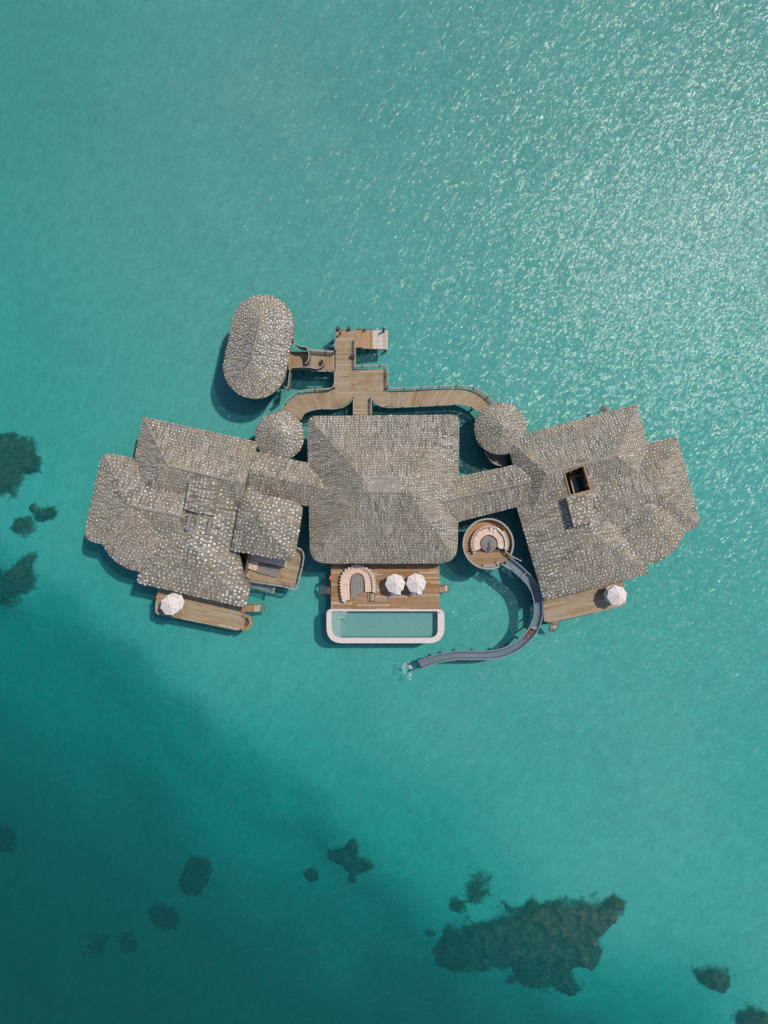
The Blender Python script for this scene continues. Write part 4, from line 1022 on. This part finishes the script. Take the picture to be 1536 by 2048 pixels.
def life_ring(label, px_, py_):
    t_ = thing('life_ring', label, 'life ring', W(px_, py_, 2.4), 'orange life rings'); p = W(px_, py_, 2.9)
    m = MB(); n1, n2 = 16, 6; rings = []
    for i in range(n1):
        a = 2 * math.pi * i / n1; c = Vector((p.x, p.y, 2.55)) + Vector((.12 * math.cos(a) * 1.0, .33 * math.cos(a), .36 * math.sin(a)))
        e = Vector((.12 * math.cos(a), .33 * math.cos(a), .36 * math.sin(a))).normalized()
        rings.append([c + e * .1 * math.cos(6.283 * k / n2) + Vector((1, 0, 0)) * .12 * math.sin(6.283 * k / n2) for k in range(n2)])
    m._rings(rings, n2, False, True); m.obj('ring', 'orange', t_, smooth=True)
    m = MB(); m.tube([(p.x - .05, p.y, 1.9), (p.x - .05, p.y, 3.0)], .04, 6); m.obj('stand', 'cushion_pale', t_)
life_ring('orange life ring hung on the left edge of the pool deck', 661, 1155)
life_ring('orange life ring at the left end of the lower left deck', 314, 1194)

# lower left deck
LD = thing('lower_deck', 'long tilted plank deck below the left villa roof', 'deck', W(400, 1220, 0), 'lower decks')
ld = [(318, 1178), (489, 1212), (489, 1256), (474, 1261), (319, 1229), (313, 1222), (314, 1190)]
deck_frame(LD, [ld], DZ); planks(LD, ld, DZ, -12.4, .28, (3, 7), 'wood_weathered')
railing(LD, [(317, 1190), (313, 1205), (312.5, 1222), (318, 1229)], DZ, h=.35, w=.25, bal=.5, post=9, smooth=True)
piles(LD, [(322, 1190), (322, 1222), (380, 1235), (430, 1246), (475, 1255)], DZ - .4)
t_ = thing('round_bench', 'rounded slatted bench end on the right tip of the lower left deck', 'bench', W(492, 1244, DZ))
P_ = [(486, 1231), (494, 1231), (500, 1235), (502.5, 1242), (501, 1250), (495, 1255.5), (485, 1257)]
deck_frame(t_, [[(480, 1230), (494, 1231), (501, 1236), (502.5, 1243), (500, 1251), (494, 1256), (480, 1257)]], DZ - .05)
pa = resample(smooth_path([W(*q, DZ) for q in P_], 6), .3)
for i, (a, c) in enumerate(zip(pa, pa[1:])):
    d = c - a; m = MB(); m.box(((a.x + c.x) / 2, (a.y + c.y) / 2, DZ + .42), (d.length * .85, .5, .06), math.atan2(d.y, d.x)); m.obj('slat', 'wood_warm', t_)
m = MB(); m.sweep([Vector((p.x, p.y, DZ - .3)) for p in pa], rect_prof(.4, .68)); m.obj('bench_base', 'fence', t_)
# lower right deck
RD = thing('lower_deck', 'long tilted plank deck below the right villa roof', 'deck', W(1170, 1215, 0), 'lower decks')
rd = [(1087, 1185), (1246, 1150), (1252, 1208), (1225, 1217), (1100, 1245), (1088, 1242)]
deck_frame(RD, [rd], DZ); planks(RD, rd, DZ, 13.6, .28, (3, 7), 'wood_weathered')
piles(RD, [(1095, 1235), (1150, 1225), (1200, 1214), (1240, 1205), (1245, 1170)], DZ - .4)

# balcony with daybed
BD = thing('side_balcony', 'railed plank balcony below the square roof of the left villa', 'balcony', W(545, 1140, 0))
bp = [(500, 1100), (585, 1090), (602, 1097), (604, 1115), (594, 1168), (586, 1174), (500, 1159), (486, 1150), (490, 1108)]
deck_frame(BD, [bp], DZ); planks(BD, bp, DZ, -12, .28, (3, 6), 'wood_weathered')
railing(BD, [(497, 1104), (489, 1130), (484, 1150), (487, 1158), (500, 1162), (560, 1172), (582, 1177), (591, 1178), (594, 1174), (597, 1165), (604, 1135), (607.5, 1113), (603, 1100), (590, 1094)], DZ, h=1.0, smooth=True, w=.2)
piles(BD, [(495, 1150), (590, 1165), (598, 1105)], DZ - .4)
t_ = thing('daybed_sofa', 'salmon and grey daybed sofa on the balcony of the left villa', 'sofa', W(525, 1130, DZ))
def quad(px_list, z0, z1, name, mat, par):
    Q = [W(a, c, z1) for a, c in px_list]; Q = [(p.x, p.y) for p in Q]
    if area2(Q) < 0: Q = Q[::-1]
    m = MB(); m.prism(Q, z0, z1); m.obj(name, mat, par)
quad([(499, 1117), (518, 1122), (513, 1142), (495, 1137)], DZ + .1, DZ + .5, 'seat_cushion', 'cushion', t_)
for a, c, an in ((503, 1121, .3), (501, 1127, 1.2), (508, 1133, 2.0), (500, 1134, .8), (509, 1124, -.4)):
    p = W(a, c, DZ + .6); m = MB(); m.box((p.x, p.y, DZ + .6), (.5, .42, .2), an); m.obj('pillow', 'cushion_pale', t_)
quad([(502, 1108), (520, 1112), (519, 1122), (499, 1117)], DZ + .1, DZ + .62, 'backrest', 'cushion_pale', t_)
quad([(520, 1110), (574, 1121), (571, 1134), (518, 1124)], DZ + .1, DZ + .62, 'long_cushion', 'cushion_pale', t_)
t_ = thing('low_table', 'grey rectangular plank table in front of the balcony daybed', 'table', W(535, 1142, DZ))
for i in range(4):
    f = i / 4; g_ = (i + .95) / 4; a0, a1 = Vector((518, 1126.5)), Vector((559, 1136)); b0, b1 = Vector((513, 1145)), Vector((554, 1155))
    quad([tuple(a0.lerp(b0, f)), tuple(a1.lerp(b1, f)), tuple(a1.lerp(b1, g_)), tuple(a0.lerp(b0, g_))], DZ + .34, DZ + .4, 'plank', 'wood_grey', t_)
quad([(520, 1131), (552, 1138), (549, 1149), (517, 1142)], DZ, DZ + .33, 'leg', 'wood_dark', t_)
t_ = thing('side_stool', 'low reddish wood stool near the balcony lower edge', 'stool', W(571, 1168, DZ)); quad([(566, 1165), (579, 1167), (578, 1172), (565, 1170)], DZ + .1, DZ + .28, 'stool_top', 'wood_grey', t_); quad([(568, 1166), (577, 1167.5), (576, 1171), (567, 1169.5)], DZ, DZ + .1, 'leg', 'wood_dark', t_)
t_ = thing('flower_pot', 'small pot of pale flowers in the lower left corner of the balcony', 'plant', W(494, 1151, DZ)); p = W(494, 1150, DZ + .4)
m = MB(); m.tube([(p.x, p.y, 2.01), (p.x, p.y, 2.4)], [.16, .22], 10); m.obj('pot', 'fence', t_)
m = MB()
for k in range(16): m.box((p.x + random.uniform(-.3, .3), p.y + random.uniform(-.3, .3), 2.45 + random.uniform(0, .3)), (.12, .12, .05), random.random() * 3)
m.obj('flowers', 'cushion_pale', t_, kind='stuff')
t_ = thing('overwater_net', 'sagging rope net stretched over the water below the balcony', 'net', W(525, 1175, 1.6))
m = MB(); A_, B_, C_, D_ = W(500, 1163, 1.6), W(545, 1171, 1.6), W(542, 1184, 1.6), W(500, 1174, 1.6)
for i in range(25):
    k = i / 24; m.tube([A_.lerp(B_, k), A_.lerp(B_, k).lerp(D_.lerp(C_, k), .5) - Vector((0, 0, .25)), D_.lerp(C_, k)], .02, 4)
for i in range(9):
    k = i / 8; m.tube([A_.lerp(D_, k), A_.lerp(D_, k).lerp(B_.lerp(C_, k), .5) - Vector((0, 0, .25 * math.sin(math.pi * k))), B_.lerp(C_, k)], .02, 4)
m.obj('netting', 'netting', t_, kind='stuff')
m = MB(); m.sweep([W(549, 1172, 1.7), W(546, 1187, 1.7)], rect_prof(.35, .12)); m.obj('frame_beam', 'wood_grey', t_); m = MB(); m.tube([W(500, 1175, 1.65), W(520, 1178, 1.5), W(546, 1186, 1.7)], .05, 6); m.obj('edge_rope', 'rail', t_)

# round terrace with ring sofa
TZ = 3.6
RT = thing('round_terrace', 'round raised wooden terrace where the slide starts', 'terrace', W(974.5, 1088, 0))
cx, cy = 974.5, 1087; c3 = W(cx, cy, TZ); rad = 49 * (H - TZ) / F
def arc(cx_, cy_, r_, a0, a1, n, z): return [(cx_ + r_ * math.cos(R(a0 + (a1 - a0) * i / n)), cy_ + r_ * math.sin(R(a0 + (a1 - a0) * i / n))) for i in range(n + 1)]
m = MB(); m.prism(arc(c3.x, c3.y, rad * .985, 0, 349, 36, 0), TZ - .45, TZ - .085); m.obj('deck_frame', 'slab', RT)
lower = [(c3.x + rad * math.cos(R(a)), c3.y + rad * math.sin(R(a))) for a in np.linspace(200, 340, 21)]
hps = halfplanes(lower if area2(lower) > 0 else lower[::-1]); y0 = c3.y - rad; y1 = c3.y + rad * math.sin(R(200)); k = 13
for i in range(k):
    a = y0 + (y1 - y0) * i / k; c = y0 + (y1 - y0) * (i + .93) / k
    q = clip_convex([(c3.x - 5, a), (c3.x + 5, a), (c3.x + 5, c), (c3.x - 5, c)], hps)
    if len(q) > 2: m = MB(); m.prism(q, TZ - .06, TZ + random.uniform(-.004, .004)); m.obj('plank', 'wood_warm', RT)
nfan = 58; r_in = .35
for i in range(nfan):
    a0 = -20 + 220 * i / nfan; a1 = -20 + 220 * (i + .95) / nfan
    lo = [(c3.x + r_in * math.cos(R(a)), c3.y + r_in * math.sin(R(a))) for a in (a0, a1)]; hi = [(c3.x + rad * math.cos(R(a)), c3.y + rad * math.sin(R(a))) for a in (a1, a0)]
    q = [lo[0], hi[1], hi[0], lo[1]]; q = q if area2(q) > 0 else q[::-1]
    m = MB(); m.prism(q, TZ - .06, TZ + random.uniform(-.004, .004)); m.obj('plank', 'wood_orange' if i % 3 else 'wood_warm', RT)
rim = [Vector((x, y, TZ)) for x, y in arc(c3.x, c3.y, rad + .02, -28, 297, 60, 0)]
m = MB(); m.sweep([p + Vector((0, 0, 1.0)) for p in rim], rect_prof(.24, .08)); rl = m.obj('railing', 'rail', RT)
rs = resample(rim, .22)
for a, c in zip(rs, rs[1:]):
    d = c - a; m = MB(); m.box(((a.x + c.x) / 2, (a.y + c.y) / 2, TZ + .28), (d.length * .8, .05, 1.42), math.atan2(d.y, d.x)); m.obj('slat', 'fence', rl)
m = MB(); m.sweep([p + Vector((0, 0, -.1)) for p in rim], rect_prof(.12, .1)); m.obj('lower_rail', 'rail', rl)
for k in range(8):
    a = k * 45 + 10; p = (c3.x + rad * .8 * math.cos(R(a)), c3.y + rad * .8 * math.sin(R(a))); m = MB(); m.tube([(*p, -6), (*p, TZ - .45)], .17, 8); m.obj('pile', 'wood_dark', RT)
# gangway to the slide
gp = [(1001, 1108), (1012, 1101), (1029, 1117), (1014, 1128)]
planks(RT, gp, TZ + .01, -45, .28, (4, 4.1), 'wood_warm')
for pts in ([(1010, 1099), (1017, 1108), (1027, 1114), (1043, 1122)], [(1003, 1127), (1009, 1131), (1024, 1140)]):
    railing(RT, pts, TZ, h=1.0, smooth=True, w=.16)
pS = [Vector((c.x, c.y, TZ)) for c in [W(977.6 + 24.5 * math.cos(R(a)), 1087.5 - 24.5 * math.sin(R(a)), TZ + .45) for a in range(-22, 216, 7)]]
bk = []
for a in range(40, 218, 9):
    p = W(977.6 + 33.5 * math.cos(R(a)), 1087.5 - 33.5 * math.sin(R(a)), TZ + .8); bk.append((p, R(a) + math.pi / 2 + .6, .44))
for a in range(-18, 45, 8):
    p = W(978.6 + 38 * math.cos(R(a)), 1087.5 - 38 * math.sin(R(a)), TZ + .8); bk.append((p, R(a) + math.pi / 2 + 2.6, .42))
so_ = sofa_ring('ring shaped salmon sofa on the round terrace', pS, 7, bk, 'ring_sofa', TZ, 1.02, W(977, 1087, TZ))
m = MB(); pr = [Vector((c.x, c.y, TZ)) for c in [W(977.6 + 34.5 * math.cos(R(a)), 1087.5 - 34.5 * math.sin(R(a)), TZ + .6) for a in range(-18, 62, 6)]]
m.sweep(pr, [(-.16, .3), (.16, .3), (.16, .75), (-.16, .75)]); m.obj('backrest', 'cushion_pale', so_)
for a, c in ((996, 1059), (983, 1058.5), (990, 1062), (1001, 1094)):
    p = W(a, c, TZ + .6); m = MB(); m.box((p.x, p.y, TZ + .56), (.42, .42, .16), a * .7); m.obj('pillow', 'canvas', so_)
t_ = thing('round_fire_table', 'round dark table with wedge boards inside the ring sofa', 'table', W(977.6, 1088, TZ)); c = W(977.6, 1088, TZ + .42)
m = MB(); m.tube([(c.x, c.y, TZ + .0), (c.x, c.y, TZ + .36)], .7, 18); m.obj('pedestal', 'wood_dark', t_)
for k in range(12):
    a0, a1 = k * 30 + 1, k * 30 + 29; q = [(c.x + .1 * math.cos(R(15 + k * 30)), c.y + .1 * math.sin(R(15 + k * 30)))] + [(c.x + 1.17 * math.cos(R(a)), c.y + 1.17 * math.sin(R(a))) for a in (a0, (a0 + a1) / 2, a1)]
    m = MB(); m.prism(q, TZ + .36, TZ + .43); m.obj('wedge_board', 'wood_grey', t_)
m = MB(); q = [(c.x, c.y - .2), (c.x + .24, c.y - .72), (c.x + .17, c.y - .98), (c.x, c.y - 1.08), (c.x - .17, c.y - .98), (c.x - .24, c.y - .72)]; m.prism(q[::-1], TZ + .44, TZ + .60); m.obj('drop_shaped_inset', 'metal_dark', t_)
t_ = thing('towel_basket', 'round wicker basket of rolled towels near the slide entrance', 'basket', W(996, 1127, TZ)); p = W(996, 1126.5, TZ + .4)
m = MB(); m.tube([(p.x, p.y, TZ + .01), (p.x, p.y, TZ + .4)], [.28, .36], 14); m.obj('basket', 'fence', t_)
for k in range(5):
    a = k * 1.26; m = MB(); m.tube([(p.x + .17 * math.cos(a), p.y + .17 * math.sin(a), TZ + .3), (p.x + .19 * math.cos(a), p.y + .19 * math.sin(a), TZ + .62)], .09, 8); m.obj('rolled_towel', 'cushion_pale', t_)
t_ = thing('curved_bench', 'low curved pinkish bench along the lower rim of the round terrace', 'bench', W(979, 1133, TZ))
m = MB(); pb = [Vector((c3.x + (rad - .35) * math.cos(R(a)), c3.y + (rad - .35) * math.sin(R(a)), TZ)) for a in range(258, 292, 3)]; m.sweep(pb, [(-.25, .3), (.25, .3), (.25, .38), (-.25, .38)]); m.obj('seat', 'ridge', t_)
m = MB(); m.sweep(pb[1:-1], [(-.18, .0), (.18, .0), (.18, .29), (-.18, .29)]); m.obj('base', 'wood_grey', t_)

# water slide
SL = thing('water_slide', 'long curving grey water slide from the round terrace down to the sea', 'slide', W(1030, 1250, 0))
sp = [(1016, 1123), (1025, 1130), (1034, 1137), (1045, 1147), (1057, 1159), (1067, 1173), (1074, 1190), (1077, 1209), (1077, 1228), (1072, 1247), (1063, 1264), (1050, 1279), (1034, 1292), (1012, 1303), (984, 1309.5), (950, 1310.5), (918, 1310.5), (889, 1314), (864, 1320.5), (839, 1330)]
Zs = []
tot = len(sp) - 1
for i in range(len(sp)):
    k = i / tot; Zs.append(TZ + .1 if i == 0 else (TZ - .05) * (1 - k) ** 1.0 + .45 * k)
P = smooth_path([W(a, c, z_ + .6) - Vector((0, 0, .6)) for (a, c), z_ in zip(sp, Zs)], 7)
prof = []
for k in range(11):
    a = math.pi + math.pi * k / 10; prof.append((.60 * math.cos(a), .62 + .60 * math.sin(a)))
outp = [(.70, .62)] + [(.68 * math.cos(math.pi * 2 - math.pi * k / 10), .60 + .68 * math.sin(math.pi * 2 - math.pi * k / 10)) for k in range(11)] + [(-.70, .62)]
m = MB(); m.sweep(P, (prof + outp)[::-1]); m.obj('slide_chute', 'slide', SL, smooth=True)
for s in (-1, 1):
    m = MB(); m.sweep(P, [(s * .64 - .06, .62), (s * .64 + .06, .62), (s * .64 + .06, .69), (s * .64 - .06, .69)]); m.obj('rim', 'slide_lip', SL)
for a, i in ((P[3], 3), (P[22], 22)):
    d = (P[i + 1] - P[i]).normalized(); n_ = Vector((-d.y, d.x, 0)); m = MB(); m.tube([a + n_ * .7 + Vector((0, 0, .6)), a + n_ * .7 + Vector((0, 0, 1.05)), a - n_ * .7 + Vector((0, 0, 1.05)), a - n_ * .7 + Vector((0, 0, .6))], .05, 6)
    if i == 22: m.obj('crossbar', 'slide_lip', SL)
for i, off in ((38, 0), (50, 0), (60, 0), (70, 0), (80, 0), (88, 0), (97, 0), (105, 0), (113, 0), (120, 0), (126, 0)):
    p = P[i]; d = (P[i + 1] - P[i]).normalized(); n_ = Vector((-d.y, d.x, 0))
    q = p + n_ * (0.0); m = MB(); m.tube([(q.x, q.y, -6), (q.x, q.y, p.z - .05)], .13, 8); m.obj('support_post', 'wood_dark', SL)
    m = MB(); m.box((p.x, p.y, p.z - .1), (.12, 1.2, .12), math.atan2(d.y, d.x)); m.obj('bracket', 'metal_dark', SL)

for i in range(8, len(P) - 4, 9):
    d = (P[i + 1] - P[i]).normalized(); m = MB(); m.sweep([P[i] - d * .05, P[i] + d * .05], [(x * 1.05, y - .02) for x, y in outp[::-1]] + [(x * 1.14, .6 + (y - .6) * 1.14 - .02) for x, y in outp]); m.obj('flange', 'slide_lip', SL)
# person on the slide
def dist_to(p, q): return (Vector((p.x, p.y)) - Vector((q.x, q.y))).length
tgt = W(1058.5, 1269, 2.4); ii = min(range(len(P)), key=lambda i: dist_to(P[i], tgt)); pc = P[ii]; dr = (P[ii + 1] - P[ii - 1]).normalized()
ang = math.atan2(dr.y, dr.x)
per = thing('person', 'person in dark swimwear sliding feet first on their back down the grey slide', 'person', (pc.x, pc.y, pc.z + .04)); per.rotation_euler = (0, 0, ang); per['_local'] = 1
V, E, RR = [], [], []
def J_(p, r_, par=None):
    V.append(p); RR.append(r_)
    if par is not None: E.append((par, len(V) - 1))
    return len(V) - 1
pel = J_((0, 0, .17), .155); bel = J_((-.18, 0, .2), .135, pel); che = J_((-.38, 0, .3), .16, bel); nk = J_((-.55, 0, .40), .06, che)
hd0 = J_((-.62, 0, .45), .085, nk); hd1 = J_((-.71, 0, .52), .105, hd0); J_((-.78, 0, .58), .075, hd1)
for s in (-1, 1):
    hip = J_((.04, .1 * s, .16), .115, pel); kn = J_((.44, .1 * s, .26), .075, hip); cf = J_((.6, .09 * s, .2), .07, kn); an = J_((.86, .08 * s, .13), .042, cf); J_((.93, .085 * s, .22), .035, an)
    sh_ = J_((-.44, .17 * s, .34), .075, che); el = J_((-.28, .33 * s, .24), .05, sh_); wr = J_((-.05, .30 * s, .22), .033, el); hn = J_((.02, .29 * s, .22), .036, wr)
    for k, l in ((-.03, .075), (-.01, .085), (.012, .08), (.034, .065)):
        f1 = J_((.065, .29 * s + k, .225), .011, hn); J_((.065 + l * .6, .29 * s + k * 1.2, .215), .009, f1)
    J_((.03, (.29 - .06) * s, .24), .012, hn)
me = bpy.data.meshes.new('body'); me.from_pydata(V, E, []); bo = bpy.data.objects.new('body', me); COL.objects.link(bo); bo.parent = per; me.materials.append(M['skin'])
sm_ = bo.modifiers.new('skin', 'SKIN'); sub_ = bo.modifiers.new('sub', 'SUBSURF'); sub_.levels = 1; sub_.render_levels = 2
for v_, r_ in zip(me.skin_vertices[0].data, RR): v_.radius = (r_, r_)
me.skin_vertices[0].data[0].use_root = True
def ell(name, mat, c, s, n=12, rot=0, par=per):
    m = MB(); rings = []
    for i in range(1, 9):
        th = math.pi * i / 9; rings.append([(c[0] + s[0] * math.sin(th) * math.cos(6.283 * k / n), c[1] + s[1] * math.sin(th) * math.sin(6.283 * k / n), c[2] + s[2] * math.cos(th)) for k in range(n)])
    m._rings(rings, n, True); return m.obj(name, mat, par, smooth=True)
ell('hair', 'hair', (-.76, 0, .50), (.15, .13, .15)); 
m = MB()
for k in range(14):
    y = -.16 + .32 * k / 13; m.tube([(-.80, y * .5, .50), (-.86, y * .9, .38), (-.88 + random.uniform(-.05, .05), y * 1.5, .26)], [.045, .04, .015], 5)
m.obj('hair_strands', 'hair', per)
ell('swim_shorts', 'suit', (0.02, 0, .18), (.19, .19, .16)); ell('swim_top', 'suit', (-.38, 0, .31), (.12, .185, .165))
for s in (-1, 1): ell('eye', 'hair', (-.635, .035 * s, .575), (.012, .014, .012), 6)
ell('nose', 'skin', (-.615, 0, .54), (.022, .018, .025), 6); ell('mouth', 'cushion', (-.598, 0, .50), (.01, .03, .01), 6)
def foam(label, name, pts, z0):
    m = MB()
    for x, y, s, z in pts:
        n = 5; a0 = random.random() * 6; ring = [(x + s * random.uniform(.6, 1.3) * math.cos(a0 + 6.283 * k / n), y + s * random.uniform(.6, 1.3) * math.sin(a0 + 6.283 * k / n), z) for k in range(n)]
        m.add(ring + [(x, y, z + s * .7)], [(k, (k + 1) % n, n) for k in range(n)])
    o = m.obj(name, 'foam'); tag(o, label, 'splash'); o['kind'] = 'stuff'; return o
up = pc - dr * 1.15; pts = []
for k in range(40): pts.append((up.x + random.gauss(0, .17), up.y + random.gauss(0, .17), random.uniform(.02, .07), up.z + .32 + random.uniform(0, .2)))
foam('white spray in the slide just behind the person', 'slide_splash', pts, 0)
c = W(820, 1334, 0); pts = []
for k in range(40): pts.append((c.x + random.gauss(0, .16), c.y + random.gauss(0, .16), random.uniform(.02, .08), random.uniform(.0, .1)))
for k in range(260):
    a = random.uniform(R(85), R(300)); rr = random.choice([.6, .85, 1.1, 1.4]) * random.uniform(.9, 1.1) * (1 + .12 * math.sin(3 * a)); x = c.x - .1 + rr * .75 * math.cos(a); y = c.y - .45 + rr * math.sin(a) * .95
    if mnoise.noise(Vector((x * 1.5, y * 1.5, 0))) > -.1: pts.append((x, y, random.uniform(.015, .06), .01))
foam('ring of white splash foam at the foot of the slide', 'splash_foam', pts, 0)

for o in list(bpy.data.objects):
    if '_local' in o: del o['_local']
